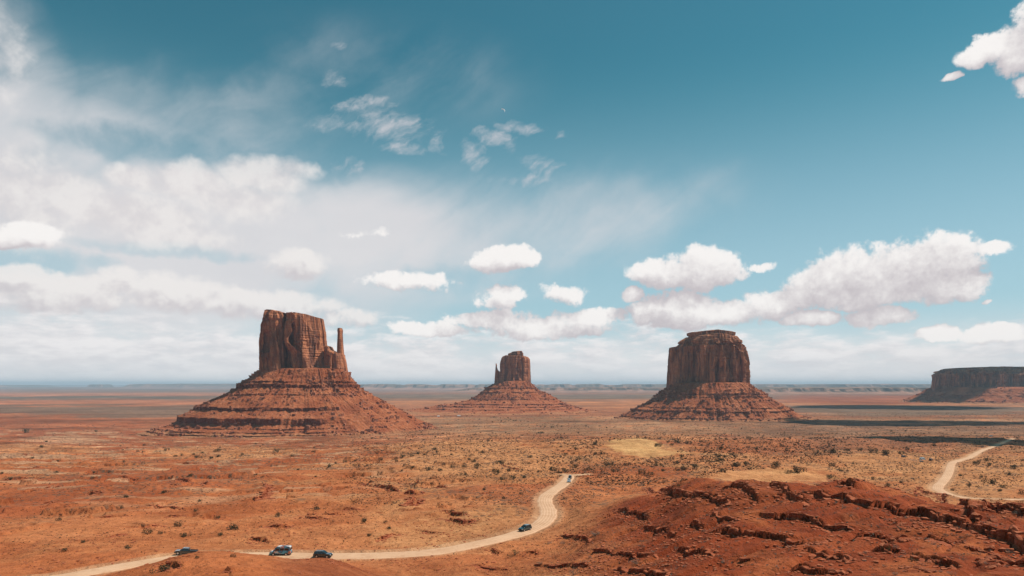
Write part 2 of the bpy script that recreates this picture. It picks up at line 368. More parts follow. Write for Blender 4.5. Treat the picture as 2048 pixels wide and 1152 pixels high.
# ------------------------------------------------------------------ terrain height
TPX = [-1000, -300, 0, 230, 430, 640, 850, 980, 1100, 1200, 1300, 1400, 1500, 1700, 2048, 2800]
TY  = [12, 40, 60, 85, 100, 115, 130, 145, 160, 185, 220, 260, 325, 400, 535, 700, 900, 1200, 1740, 2500, 4000, 10000, 100000]
far = [50.5, 53.5, 57, 61, 68, 80, 98, 111, 114, 115, 114, 112]    # 260 .. 100000
def colz(near, f=None): return near + (f or far)
TD = [
 colz([8, 22, 32, 37, 39, 41, 43, 45, 46.5, 48.5, 50], [52, 56, 60, 66, 76, 90, 106, 117, 117, 115, 114, 112]),
 colz([8, 22, 32, 37, 39, 41, 43, 45, 46.5, 48, 50], [52, 56, 60, 66, 76, 90, 106, 117, 117, 115, 114, 112]),
 colz([8, 22, 31, 37, 39, 41, 43.5, 45.2, 46, 48, 50], [52, 55.5, 59.5, 66, 76, 90, 107, 118, 117, 115, 114, 112]),
 colz([8, 21, 28, 30.5, 31.2, 32.3, 36, 41, 45, 46.5, 49], [51, 54.5, 58.5, 65, 75, 89, 107, 119, 117, 115, 114, 112]),
 colz([8, 20, 27, 28.2, 29.2, 30.0, 31.8, 38, 44, 46, 48.5], [51, 54, 58, 64, 73, 87, 106, 119, 117, 115, 114, 112]),
 colz([8, 21, 27, 29, 30.5, 32.2, 34.5, 36.8, 42, 46, 48], [50.5, 53.5, 57.5, 63, 71, 83, 102, 117, 117, 115, 114, 112]),
 colz([8, 22, 29, 32, 34.5, 38, 41.5, 43.6, 45.3, 46, 47.5], [49.5, 52.5, 57, 61.5, 68, 79, 96, 112, 115, 115, 114, 112]),
 colz([8, 22, 29, 33, 36, 39, 42, 44, 45.4, 45.8, 46.8], [48, 51.5, 56, 60.5, 66.5, 76, 93, 109, 114, 115, 114, 112]),
 colz([8, 22, 29, 32.5, 35, 37, 39, 41, 42.5, 44, 45.6], [47.5, 50.5, 55, 59.5, 65, 74, 91, 108, 112, 114, 114, 112]),
 colz([8, 21, 27, 30, 32, 34, 35.8, 36.8, 37.6, 38.8, 41], [45, 51, 55, 59, 63, 73, 90, 107, 111, 113, 114, 112]),
 colz([8, 19, 25, 28, 29.6, 31, 32, 32.6, 33, 33.3, 35], [42, 50, 54, 58, 63, 72, 88, 106, 110, 113, 114, 112]),
 colz([8, 18, 23, 25.6, 27, 27.8, 27.6, 27.0, 26, 26, 32], [43, 50.5, 54.5, 58.5, 65, 73, 88, 105, 110, 113, 114, 112]),
 colz([8, 18, 22, 25, 26, 25.6, 24.6, 23.7, 23.1, 27, 40], [46, 51.5, 56, 60, 67, 76, 90, 106, 111, 113, 114, 112]),
 colz([8, 16, 20, 23.4, 23.9, 23.2, 21.5, 20.9, 27, 40, 47], [48.5, 52, 57, 61, 69, 79, 92, 107, 112, 113, 114, 112]),
 colz([8, 14, 18.5, 21.8, 22.1, 22.0, 23.1, 29, 38, 45, 48], [50, 52.5, 57, 61.5, 70, 81, 93, 107, 112, 113, 114, 112]),
 colz([8, 14, 17.5, 20, 20.5, 21, 23, 29, 38, 45, 48], [50, 53, 57, 62, 71, 82, 94, 107, 112, 113, 114, 112])]
NU = 1250
U = np.linspace(-1.3, 1.3, NU)
Yv = np.concatenate([np.exp(np.linspace(math.log(12), math.log(60), 30, endpoint=False)), np.exp(np.linspace(math.log(60), math.log(1500), 960, endpoint=False)), np.exp(np.linspace(math.log(1500), math.log(95000), 190))])
NY = len(Yv)
def pchip(xk, yk, x):
    xk = np.asarray(xk, float); yk = np.asarray(yk, float); h = np.diff(xk); dl = np.diff(yk) / h
    d = np.zeros_like(yk)
    for i in range(1, len(xk) - 1):
        if dl[i - 1] * dl[i] > 0:
            w1 = 2 * h[i] + h[i - 1]; w2 = h[i] + 2 * h[i - 1]; d[i] = (w1 + w2) / (w1 / dl[i - 1] + w2 / dl[i])
    d[0], d[-1] = dl[0], dl[-1]
    i = np.clip(np.searchsorted(xk, x) - 1, 0, len(h) - 1); t = (x - xk[i]) / h[i]
    return (1 + 2 * t) * (1 - t) ** 2 * yk[i] + t * (1 - t) ** 2 * h[i] * d[i] + t * t * (3 - 2 * t) * yk[i + 1] + t * t * (t - 1) * h[i] * d[i + 1]
Tc = np.stack([pchip(np.log(TY), c_, np.log(Yv)) for c_ in TD], 1)         # NY x columns
Tu = [(p_ - 1024) / F for p_ in TPX]
DROP = np.stack([pchip(Tu, Tc[i], U) for i in range(NY)], 0)
Ug, Yg = np.meshgrid(U, Yv); Xg = Ug * Yg
BASE = CAMZ - DROP                                                          # smooth base surface
PXg = 1024 + F * Ug; PYg = HOR + F * DROP / Yg

def sample(arr, x, y):
    x = np.asarray(x, float); y = np.asarray(y, float); u = x / y
    fi = np.interp(y, Yv, np.arange(NY)); fj = np.clip((u - U[0]) / (U[1] - U[0]), 0, NU - 1.001)
    i = np.clip(fi.astype(int), 0, NY - 2); j = fj.astype(int); a = fi - i; b_ = fj - j
    return arr[i, j] * (1 - a) * (1 - b_) + arr[i + 1, j] * a * (1 - b_) + arr[i, j + 1] * (1 - a) * b_ + arr[i + 1, j + 1] * a * b_
def unproject(px, py, arr=None, ymin=60):
    """first point, walking away from the viewer, where the ground comes up to this line of sight"""
    arr = BASE if arr is None else arr
    u = (px - 1024) / F; j = min(max((u - U[0]) / (U[1] - U[0]), 0), NU - 1.001); j0 = int(j); b_ = j - j0
    prof = arr[:, j0] * (1 - b_) + arr[:, j0 + 1] * b_
    row = HOR + F * (CAMZ - prof) / Yv
    k0 = int(np.searchsorted(Yv, ymin))
    below = np.where(row[k0:] <= py)[0]
    if len(below) == 0: k = NY - 1
    else: k = k0 + below[0]
    if k <= k0: return u * Yv[k], Yv[k]
    t = (row[k - 1] - py) / max(1e-6, (row[k - 1] - row[k])); y = Yv[k - 1] + (Yv[k] - Yv[k - 1]) * min(max(t, 0), 1)
    return u * y, y

# roads (photo pixels of their middle line, unprojected onto the smooth ground)
ROAD1 = [(-260, 1190), (-60, 1175), (60, 1163), (160, 1147), (250, 1131), (330, 1117), (372, 1112), (440, 1110.5), (520, 1110), (560, 1110), (645, 1111), (740, 1110.5), (840, 1106), (900, 1098), (960, 1086), (1010, 1074), (1050, 1062), (1082, 1047), (1095, 1033), (1096, 1019), (1090, 1005), (1092, 993), (1106, 981), (1122, 971), (1133, 961), (1138, 953), (1134, 949.5), (1120, 949)]
ROAD2 = [(2300, 1008), (2150, 1003), (2048, 1000), (1960, 998), (1905, 991), (1878, 980), (1876, 972), (1884, 964), (1892, 954), (1898, 942), (1901, 932), (1905, 925), (1920, 920), (1938, 915), (1950, 908), (1968, 899), (1992, 891), (2014, 881.5), (2026, 877)]
SIDE = [(1136, 951), (1150, 950), (1168, 949), (1184, 948.4)]
def spline(pts, step=1.5):
    p = np.array(pts, float); out = []
    for i in range(len(p) - 1):
        p0, p1, p2, p3 = p[max(i - 1, 0)], p[i], p[i + 1], p[min(i + 2, len(p) - 1)]
        n = max(2, int(np.linalg.norm(p2 - p1) / step))
        for t in np.linspace(0, 1, n, endpoint=False):
            out.append(.5 * (2 * p1 + (p2 - p0) * t + (2 * p0 - 5 * p1 + 4 * p2 - p3) * t * t + (3 * p1 - p0 - 3 * p2 + p3) * t ** 3))
    out.append(p[-1]); return np.array(out)
def road_world(pix, ymin):
    w = np.array([unproject(px, py, ymin=ymin if not callable(ymin) else ymin(px)) for px, py in pix])
    w = spline(w, 1.5)
    for _ in range(6): w[1:-1] = (w[:-2] + 2 * w[1:-1] + w[2:]) / 4
    return w
RW1 = road_world(ROAD1, lambda px: 155)
RW2 = road_world(ROAD2, lambda px: 230)
RWS = road_world(SIDE, lambda px: 300)

def poly_dist(pts, X, Y, cum=None):
    """distance to polyline, signed (+ = left of its direction), and the place along it"""
    best = np.full(X.shape, 1e9); sg = np.zeros(X.shape); al = np.zeros(X.shape)
    L = np.concatenate([[0], np.cumsum(np.linalg.norm(np.diff(pts, axis=0), axis=1))])
    for k in range(len(pts) - 1):
        a = pts[k]; d = pts[k + 1] - a; l2 = d @ d
        if l2 == 0: continue
        t = np.clip(((X - a[0]) * d[0] + (Y - a[1]) * d[1]) / l2, 0, 1)
        ex = X - (a[0] + t * d[0]); ey = Y - (a[1] + t * d[1]); dd = np.hypot(ex, ey)
        m_ = dd < best
        best = np.where(m_, dd, best); sg = np.where(m_, np.sign(d[0] * ey - d[1] * ex), sg); al = np.where(m_, L[k] + t * math.sqrt(l2), al)
    return best, best * np.where(sg == 0, 1, sg), al, L[-1]
def on_region(pts, pad, fn):
    x0, y0 = pts.min(0) - pad; x1, y1 = pts.max(0) + pad
    r = np.where((Yv >= y0) & (Yv <= y1))[0]
    if len(r) == 0: return
    r0, r1 = r[0], r[-1] + 1
    Xs = Xg[r0:r1]; msk = (Xs >= x0) & (Xs <= x1)
    cs = np.where(msk.any(0))[0]
    if len(cs) == 0: return
    fn(slice(r0, r1), slice(cs[0], cs[-1] + 1))

Z = BASE.copy()
spur = sst(PXg, 1060, 1270) * sst(Yg, 260, 215) * sst(Yg, 40, 60)
hump = sst(PXg, 150, 260) * sst(PXg, 960, 800) * sst(Yg, 165, 150)
near = np.clip(spur + hump, 0, 1)
amp = np.interp(Yg, [60, 150, 300, 800, 1500, 4000, 20000], [.8, .9, 3.2, 5.0, 3.6, 2.0, 0.0])
und = fbm2(Xg / 85, Yg / 60, 4, 3) * amp + np.abs(fbm2(Xg / 30, Yg / 26, 4, 11)) * amp * -.55 + .2 * amp
Z += und * (1 - .55 * near)
Z += fbm2(Xg / 9, Yg / 9, 4, 21, .55) * np.interp(Yg, [60, 200, 600, 1500], [.38, .65, 1.1, 0])
Z += (np.abs(fbm2(Xg / 38, Yg / 30, 4, 24, .55)) * -2.2 + .5) * np.interp(Yg, [60, 160, 300, 900, 2000], [0, .3, 1.0, 1.6, 0]) * (1 - near)
Z += fbm2(Xg / 1.7, Yg / 1.7, 3, 31, .6) * np.interp(Yg, [60, 200, 500], [.15, .13, 0])
# gullies running down the near slope towards the viewer's left
gl = 1 - np.abs(fbm2((Xg * .55 - Yg * .84) / 11, (Xg * .84 + Yg * .55) / 34, 3, 44))
Z -= spur * (sst(gl, .80, 1.0)) * .9
# terraces on the middle ground
mid = sst(Yg, 200, 300) * sst(Yg, 1400, 900) * sst(PXg, 1150, 700)
q = (Z * .9 + fbm2(Xg / 70, Yg / 70, 3, 55) * 3.5) / 2.6
tf = q - np.floor(q); Z += mid * sst(fbm2(Xg / 120, Yg / 90, 3, 57), -.3, .2) * (sst(tf, .84, .93) - tf) * 3.0
led = np.zeros_like(Z)
terr = sst(tf, .78, .88) * (1 - sst(tf, .93, .99)) * mid * sst(fbm2(Xg / 120, Yg / 90, 3, 57), -.2, .2)
led = np.maximum(led, terr * .8)

LEDGES = [  # photo pixels along the lip, height of the step in metres
 ([(1120, 1072), (1150, 1076), (1185, 1086)], .7), ([(1175, 1100), (1230, 1107), (1290, 1113), (1330, 1108)], .6), ([(1225, 1138), (1290, 1144), (1350, 1150)], .6), ([(1420, 1030), (1450, 1038), (1480, 1046)], .7), ([(1740, 1096), (1780, 1102), (1810, 1104)], .8), ([(1840, 1070), (1880, 1080), (1920, 1086)], .8), ([(1300, 976), (1336, 981.5), (1377, 991), (1397, 990), (1426, 995), (1451, 1001), (1467, 1009)], 1.0),
 ([(1444, 973), (1467, 974), (1488, 980), (1504, 991), (1518, 1006)], 1.3),
 ([(1539, 971), (1559, 979), (1582, 987), (1598, 997), (1630, 1003)], 1.4),
 ([(1235, 1018), (1262, 1026), (1282, 1032), (1299, 1042)], 1.2),
 ([(1278, 1053), (1307, 1058), (1332, 1064), (1348, 1075), (1365, 1079)], .8),
 ([(1352, 1097), (1373, 1103), (1405, 1108), (1434, 1112), (1455, 1109)], .8),
 ([(1463, 1112), (1487, 1119), (1512, 1122), (1541, 1124)], .5),
 ([(1397, 1072), (1426, 1066), (1467, 1062), (1492, 1070), (1528, 1074), (1559, 1077), (1598, 1083), (1640, 1080), (1675, 1073)], 1.05),
 ([(1500, 1028), (1516, 1030), (1541, 1034), (1570, 1032), (1598, 1036), (1653, 1050), (1700, 1058), (1735, 1066)], .95),
 ([(1379, 1048), (1397, 1052), (1406, 1060)], 1.0),
 ([(1600, 984), (1655, 992), (1688, 995), (1717, 1002), (1740, 1011), (1766, 1014), (1792, 1016), (1830, 1022), (1868, 1033), (1906, 1042), (1935, 1054), (1972, 1065), (2020, 1078), (2048, 1088), (2200, 1130)], 1.45),
 ([(1800, 984), (1830, 986), (1859, 990), (1887, 996), (1925, 1007), (1963, 1011), (2001, 1015), (2050, 1024), (2120, 1040)], 1.6),
 ([(1667, 968), (1690, 968), (1705, 973), (1713, 979)], 1.8),
 ([(1675, 1070), (1717, 1072), (1762, 1075), (1815, 1089)], .7),
 ([(1590, 1094), (1640, 1109), (1683, 1118), (1713, 1122)], .9),
 ([(1804, 1108), (1845, 1111), (1883, 1124), (1914, 1133), (1925, 1142)], .8),
 ([(1560, 1140), (1600, 1138), (1640, 1146), (1680, 1150)], .7),
 ([(2000, 1120), (2040, 1128), (2080, 1140)], .8),
 ([(322, 963), (350, 962), (384, 966)], 1.6), ([(339, 973), (360, 974)], 1.2), ([(397, 968), (418, 973)], 1.5), ([(172, 988), (206, 987)], 1.6),
 ([(278, 1011), (320, 1010), (366, 1013)], .9), ([(513, 998), (528, 990), (534, 972)], 2.2), ([(722, 972), (760, 974), (800, 982)], 1.4),
 ([(489, 1081), (515, 1080), (541, 1085)], 1.0), ([(744, 1085), (770, 1076), (797, 1064)], .9), ([(800, 968), (835, 968)], 1.2), ([(841, 979), (870, 977), (900, 979)], 1.0),
 ([(805, 989), (825, 990), (846, 989)], 1.8), ([(798, 1016), (818, 1012), (837, 1003)], 2.0), ([(1040, 1110), (1087, 1106)], .7), ([(978, 1100), (1005, 1110)], .7),
 ([(84, 974), (122, 971)], 1.2), ([(43, 915), (66, 914)], 1.8), ([(168, 951), (220, 949), (267, 947)], 1.2), ([(61, 938), (84, 939)], 1.5), ([(330, 1126), (352, 1131), (362, 1140)], .8),
 ([(450, 1139), (462, 1146)], .8), ([(60, 1010), (110, 1006)], 1.2), ([(0, 960), (60, 957)], 1.2), ([(600, 1030), (660, 1034), (700, 1030)], .9), ([(880, 1040), (930, 1046), (960, 1040)], .8),
 ([(1060, 1130), (1100, 1134), (1150, 1130), (1190, 1138)], .6), ([(940, 1128), (980, 1136), (1030, 1140)], .6)]
ledge_pts = []
_lr = random.Random(91)
for _k in range(36):
    _x = _lr.uniform(20, 1150); _y = _lr.uniform(925, 1095) if _k % 3 else _lr.uniform(890, 960); _l = _lr.uniform(22, 70) * (_y - 700) / 300; _s = _lr.uniform(-.12, .16)
    _w = unproject(_x + _l / 2, _y, ymin=165)
    if np.min(np.hypot(RW1[:, 0] - _w[0], RW1[:, 1] - _w[1])) < 26: continue
    LEDGES.append(([(_x, _y), (_x + _l * .35, _y + _s * _l * .5 + _lr.uniform(-1.5, 1.5)), (_x + _l * .7, _y + _s * _l + _lr.uniform(-1.5, 1.5)), (_x + _l, _y + _s * _l)], _lr.uniform(.4, .85)))
for k, (pix, A) in enumerate(LEDGES):
    ym = 75 if (pix[0][0] > 1150 or pix[0][1] > 1118) else 165
    w = np.array([unproject(px, py, ymin=ym) for px, py in pix])
    w = spline(w, 1.0); ledge_pts.append((w, A))
    def fn(rs, cs, w=w, A=A, k=k):
        X, Y = Xg[rs, cs], Yg[rs, cs]
        d, s, al, L = poly_dist(w[::3] if len(w) > 30 else w, X, Y)
        s = s + fbm2(X / 5, Y / 5, 3, 60 + k) * 1.0 + pn2(X / 1.2, Y / 1.2, 61 + k) * .28
        e = sst(al, 0, min(6, L * .3)) * sst(L - al, 0, min(6, L * .3)) * (.95 + .4 * pn2(X / 14, Y / 14, 70 + k))
        sc = 1.0 if w[:, 1].mean() < 230 else 1.6
        H = sst(s, -.10 * sc, .14 * sc)
        h = H * np.exp(-np.maximum(s, 0) / (6 * sc)) - (1 - H) * .55 * np.exp(np.minimum(s, 0) / (3.5 * sc))
        Z[rs, cs] += A * (.78 if w[:, 1].mean() < 230 else 1.0) * e * h * np.exp(-np.maximum(d - 12, 0) / 6)
        led[rs, cs] = np.maximum(led[rs, cs], e * np.exp(-((s + .05) / (.45 * sc)) ** 2))
    on_region(w, 20, fn)
# small hump beside the road
hx, hy = unproject(985, 1084, ymin=150)
Z += 2.6 * np.exp(-(((Xg - hx) / 7) ** 2 + ((Yg - hy + 6) / 4.5) ** 2) ** 1.5)

# road beds
def road_profile(w):
    z = sample(BASE, w[:, 0], w[:, 1])
    for _ in range(40): z[1:-1] = (z[:-2] + 2 * z[1:-1] + z[2:]) / 4
    return z
roads = []
for w, hw in ((RW1, 3.7), (RW2, 3.1), (RWS, 1.9)):
    zr = road_profile(w); roads.append((w, zr, hw))
    def fn(rs, cs, w=w, zr=zr, hw=hw):
        X, Y = Xg[rs, cs], Yg[rs, cs]
        ww = w[::4]; d, s, al, L = poly_dist(ww, X, Y)
        Ls = np.concatenate([[0], np.cumsum(np.linalg.norm(np.diff(ww, axis=0), axis=1))])
        zt = np.interp(al, Ls, zr[::4])
        f = 1 - sst(d, hw + 1.2, hw + 9)
        berm = .35 * np.exp(-((d - hw - 1.6) / .8) ** 2) * (.6 + fbm2(X / 5, Y / 5, 2, 90))
        Z[rs, cs] = lerp(Z[rs, cs], zt - .22 * (1 - sst(d, hw - .4, hw + .9)), f) + berm
        led[rs, cs] *= (1 - f)
    on_region(w, 16, fn)

# bedded rock breaking out along the ledges: blocks with joints between them, built on the steps of the ground
def outcrop():
    VV = []; FF = []; base = 0; rs = np.random.RandomState(33)
    for k, (w, A) in enumerate(ledge_pts):
        if A < .5: continue
        L = np.concatenate([[0], np.cumsum(np.linalg.norm(np.diff(w, axis=0), axis=1))])
        far_ = w[:, 1].mean() > 230; st = .55 if far_ else .26
        sl = np.arange(0, L[-1], st); n = len(sl)
        if n < 8: continue
        x = np.interp(sl, L, w[:, 0]); y = np.interp(sl, L, w[:, 1]); tx = np.gradient(x); ty = np.gradient(y); ln = np.hypot(tx, ty) + 1e-6
        nx, ny = -ty / ln, tx / ln                                  # towards the upper side
        wob = fbm2(x / 5, y / 5, 3, 60 + k) * -1.0
        cell = np.zeros(n); jo = np.zeros(n); hz_ = np.zeros(n); i = 0
        while i < n:
            m_ = max(2, int(rs.uniform(.7, 3.2) / st)); o_ = rs.uniform(-.45, .35); h_ = rs.uniform(-.22, .18) * A
            cell[i:i + m_] = o_; hz_[i:i + m_] = h_; jo[min(i + m_ - 1, n - 1)] = 1
            if rs.rand() < .16: cell[i:i + m_] += 1.1; hz_[i:i + m_] -= .6 * A
            i += m_
        e = sst(sl, 0, 3) * sst(L[-1] - sl, 0, 3)
        zt = sample(Z, x + nx * (1.1 + wob * 0) , y + ny * 1.1); zb_ = sample(Z, x - nx * 1.5, y - ny * 1.5)
        zt = smooth1(zt[:, None], 4, 0)[:, 0]; H = np.clip((zt - zb_) * .86, .12, 2.4)
        rows = []
        prof = [(1.9, 1.0), (.9, 1.02), (.10, 1.05), (-.14, .98), (-.16, .80), (-.02, .76), (-.10, .70), (-.12, .50), (.06, .46), (-.08, .40), (-.14, .18), (-.45, .06), (-1.1, -.18)]
        for j, (o_, f) in enumerate(prof):
            inn = 0 < j < 11
            off = o_ + wob + (cell + jo * .35 + pn2(sl / .5, np.full(n, j * 1.7), 200 + k) * .12 + pn2(sl / 2.2, np.full(n, j * .6), 230 + k) * .16) * (1 if inn and j > 1 else .3)
            zz = zb_ + H * f + (hz_ * (f > .5)) * (1 if j > 1 else .2) + pn2(x / .8, y / .8, 260 + j) * .05
            if j <= 1: zz = np.minimum(zz, sample(Z, x + nx * off, y + ny * off) + (.05 if j else -.15))
            zz -= (1 - e) * (H + .4) * .8
            rows.append(np.column_stack([x + nx * off, y + ny * off, zz]))
        V = np.stack(rows, 0); VV.append(V.reshape(-1, 3)); FF.append(grid_faces(len(prof), n)[:, ::-1] + base); base += V.shape[0] * n
    o = new_mesh('rock_ledges', np.concatenate(VV), np.concatenate(FF), M_ROCK, False)
    tag(o, 'broken bedrock ledges running across the red ground', kind='structure')
outcrop()

# ------------------------------------------------------------------ soil colours (colours of the ground and one painted cloud shadow, in linear light)
sand = np.array([.53, .235, .098]); orange = np.array([.455, .138, .049]); red = np.array([.27, .056, .019]); dune = np.array([.60, .33, .135])
brown = np.array([.21, .105, .062]); sage = np.array([.135, .105, .072]); pink = np.array([.40, .20, .13]); pale = np.array([.55, .32, .18])
def blob(px, py, rx, ry, s=1.0, nz=.5):
    n = fbm2(Xg / (ry * .0 + 18), Yg / 26, 4, int(px) % 97)
    return sst(1 - ((PXg - px) / rx) ** 2 - ((PYg - py) / ry) ** 2 + n * nz, 0, .35) * s
nA = fbm2(Xg / 160, Yg / 240, 5, 101); nB = fbm2(Xg / 40, Yg / 55, 5, 102)
C = np.zeros(Z.shape + (3,)) + orange
def over(w, col):
    global C
    C = C * (1 - w[..., None]) + col * w[..., None]
over(sst(PXg, 500, 1000) * sst(Yg, 3000, 1500) * (.72 + .9 * nB), sand * .9 + orange * .1)
over(np.clip(sst(nB, -.05, .25) * (.45 + .3 * sst(PXg, 500, 1000)), 0, 1), sand)
over(np.clip(sst(nA, .02, .28) * .7, 0, 1), red * .85 + orange * .25)
# plains: long bands across the view
bandn = fbm2(Xg / 900 + 7, Yg / 420, 4, 103) * 14 + fbm2(Xg / 200, Yg / 150, 3, 104) * 5
PB = PYg + bandn * np.interp(PYg, [772, 790, 830, 900], [.08, .35, 1.0, 1.6])
lf = sst(PXg, 620, 330); rt = 1 - lf; rr = sst(PXg, 1500, 1620)
def band(a, b_, soft=3): return sst(PB, a - soft, a + soft) * (1 - sst(PB, b_ - soft, b_ + soft))
plain = sst(PYg, 905, 850); over(plain * (.7 + nB), brown * .5 + orange * .35 + sand * .15)
over(rt * band(835, 872, 6) * (.65 + nB), sage * .55 + sand * .45)
over(rt * band(822, 834, 3) * .6, orange * .7 + sage * .3)
over(rt * band(799, 812, 3) * .75, orange * .45 + sand * .55)
over(rt * band(788, 799, 3) * .8, sage * 1.1)
over(rr * band(790, 806, 3) * .9, red * .6 + orange * .4)
over(rr * band(812, 830, 4) * .8, sage)
over(lf * band(811, 831, 1.5) * .85, sage * .6 + brown * .5)
over(lf * band(800, 809, 2) * .95, orange * .8 + pink * .3)
over(lf * band(792, 799, 1.5) * .95, sage)
over(lf * band(786, 792, 1) * .9, orange * .6 + pink * .5)
over(sst(PXg, 900, 500) * band(832, 905, 8) * (.55 + .6 * fbm2(Xg / 60, Yg / 40, 4, 140)), red * .75 + orange * .25)
over(sst(PXg, 1000, 600) * sst(PYg, 1040, 930) * sst(PYg, 850, 870) * sst(fbm2(Xg / 90, Yg / 22, 4, 141), .02, .22) * .65, red * .7 + orange * .35)
over(sst(PXg, 1000, 600) * sst(PYg, 1060, 930) * sst(PYg, 850, 870) * sst(fbm2(Xg / 100 + 9, Yg / 20, 4, 142), .06, .26) * .75, pale)
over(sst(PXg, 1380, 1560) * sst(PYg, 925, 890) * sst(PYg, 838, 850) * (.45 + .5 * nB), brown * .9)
over(sst(PYg, 788, 784), pink * .75)
over(sst(PYg, 784, 782) * (1 - sst(PYg, 778, 776)) * sst(fbm2(Xg / 3000, Yg / 5000, 3, 105), -.1, .1), sage * .7)
# patches
over(blob(1268, 893, 58, 16, .9, .9), dune); over(blob(1315, 906, 74, 8, .75, 1.0), dune)
over(blob(1545, 955, 125, 20, .7, 1.0), sand * .75 + dune * .3); over(blob(1440, 950, 70, 14, .7), sand)
over(blob(960, 925, 180, 40, .75), sand * 1.05); over(blob(900, 900, 140, 18, .6), sand)
over(blob(1950, 950, 160, 45, .85), sand); over(blob(1780, 925, 120, 22, .7), sand * .9 + dune * .1)
over(blob(1500, 892, 170, 16, .6), orange); over(blob(1750, 890, 200, 16, .7), orange * .7 + sage * .3)
over(blob(1250, 972, 110, 22, .8), orange * .9 + sand * .15); over(blob(1190, 1005, 90, 26, .6), orange * .6 + sand * .4)
over(blob(300, 1070, 330, 45, .75), orange * .75 + sand * .3); over(blob(640, 1080, 200, 26, .6), orange * .5 + sand * .5)
over(blob(850, 1075, 120, 24, .7), sand); over(blob(950, 1040, 120, 26, .5), sand)
over(blob(60, 900, 160, 12, .6), sand); over(blob(120, 880, 90, 8, .5), pale); over(blob(60, 917, 130, 5, .7), pale)
over(blob(450, 905, 170, 14, .6), sand); over(blob(1040, 1130, 420, 24, .6), orange * .7 + red * .3)
over(np.clip(spur * (1.0 - .25 * sst(nB, 0, .3)), 0, 1) * sst(PXg, 1080, 1260), red)
over(spur * sst(PXg, 1080, 1240) * sst(fbm2(Xg / 14, Yg / 20, 4, 107), .02, .35) * .6, orange * 1.0)
over(hump * .55 * sst(PXg, 600, 520), orange * .85 + red * .1); over(hump * .6 * sst(PXg, 520, 600), red * .8 + brown * .2)
over(np.clip(led, 0, 1) * .55, red * .7)
for (w, zr, hw), st in zip(roads, (.7, .8, .9)):
    def fn(rs, cs, w=w, hw=hw, st=st):
        d, *_ = poly_dist(w[::4], Xg[rs, cs], Yg[rs, cs]); f = (st * (1 - sst(d, hw, hw + 3.5)))[..., None]
        C[rs, cs] = C[rs, cs] * (1 - f) + pale * .95 * f
    on_region(w, 12, fn)
C *= 1 + (.75 * fbm2(Xg / 900, Yg / 150, 3, 133) * sst(Yg, 1300, 2000) + .8 * fbm2(Xg / 110, Yg / 46, 4, 134) * sst(Yg, 600, 900) * sst(Yg, 2600, 1800))[..., None] * np.array([1, 1.05, 1.1])
C *= 1 + (.55 * fbm2(Xg / 240, Yg / 420, 4, 130) * sst(Yg, 800, 1400))[..., None] * np.array([1, 1.1, 1.2])
over(sst(PYg, 776.5, 778) * (1 - sst(PYg, 785, 787)) * sst(PXg, 1480, 1540) * (1 - sst(PXg, 1840, 1870)) * (.75 + fbm2(Xg / 900, Yg / 1500, 3, 131)), sage * .45)  # far cloud shadow painted into the soil as a dark band
over(spur * sst(fbm2(Xg / 7, Yg / 9, 4, 132), .05, .3) * .5, red * .55)
C = np.clip(C * .97, .01, .9)
scrub = .12 + .5 * sst(nB + nA, -.3, .3) + .25 * sst(PYg, 1000, 900)
scrub *= 1 - .8 * np.clip(blob(1268, 893, 62, 17) + blob(1310, 907, 70, 9) + blob(1545, 955, 120, 18), 0, 1)
scrub *= 1 - near * .7
scrub *= 1 - .6 * sst(PYg, 1000, 1060)
for w, zr, hw in roads:
    def fn(rs, cs, w=w, hw=hw):
        d, *_ = poly_dist(w[::4], Xg[rs, cs], Yg[rs, cs]); scrub[rs, cs] *= sst(d, hw + 1, hw + 5)
    on_region(w, 10, fn)
scrub -= .5 * (scrub < .02)

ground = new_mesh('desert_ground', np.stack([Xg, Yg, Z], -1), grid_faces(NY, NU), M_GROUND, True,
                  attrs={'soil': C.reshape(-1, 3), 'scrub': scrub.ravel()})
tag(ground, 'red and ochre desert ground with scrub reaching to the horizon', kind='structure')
# the land around and behind the viewpoint, below the detailed sheet
aa = np.linspace(0, 2 * np.pi, 97)[:-1]; rr_ = [0, 300, 2000, 8000, 30000, 90000]
vv = np.array([[r_ * math.cos(a), r_ * math.sin(a), -16 - (0 if r_ < 9000 else 4)] for r_ in rr_ for a in aa])
pl = new_mesh('distant_plain', vv, grid_faces(6, 96, True), M_GROUND, True, attrs={'soil': np.tile(pink * .7, (len(vv), 1)), 'scrub': np.full(len(vv), .5)})
tag(pl, 'flat desert plain around the valley', kind='structure')
def gz(x, y): return float(sample(Z, x, y))

# road surfaces
def build_road(name, w, zr, hw, label):
    n = len(w); t = np.gradient(w, axis=0); t /= np.linalg.norm(t, axis=1)[:, None] + 1e-9
    nrm = np.stack([-t[:, 1], t[:, 0]], 1); ks = np.linspace(-1, 1, 9); V = []; A = []
    for k in ks:
        edge = hw * (1 + .17 * pn2(w[:, 0] / 6, w[:, 1] / 6 + k * 9, 120)) * k
        p = w + nrm * edge[:, None]
        zz = zr + .10 * (1 - k * k) - .04 + (pn2(p[:, 0] / 3, p[:, 1] / 3, 121) * .03) - .30 * (abs(k) > .99)
        V.append(np.column_stack([p, zz])); A.append(np.full(n, k))
    V = np.stack(V, 1); A = np.stack(A, 1)
    o = new_mesh(name, V, grid_faces(n, 9), M_ROAD, True, attrs={'across': A.ravel()})
    if o.data.polygons[0].normal.z < 0: o.data.flip_normals()
    return tag(o, label, kind='structure')
build_road('dirt_road', *roads[0], 'pale graded dirt road winding across the middle of the valley')
build_road('dirt_track', *roads[2], 'narrow pale side track leaving the road corner')
build_road('gravel_road', *roads[1], 'pale gravel road climbing away at the right side')

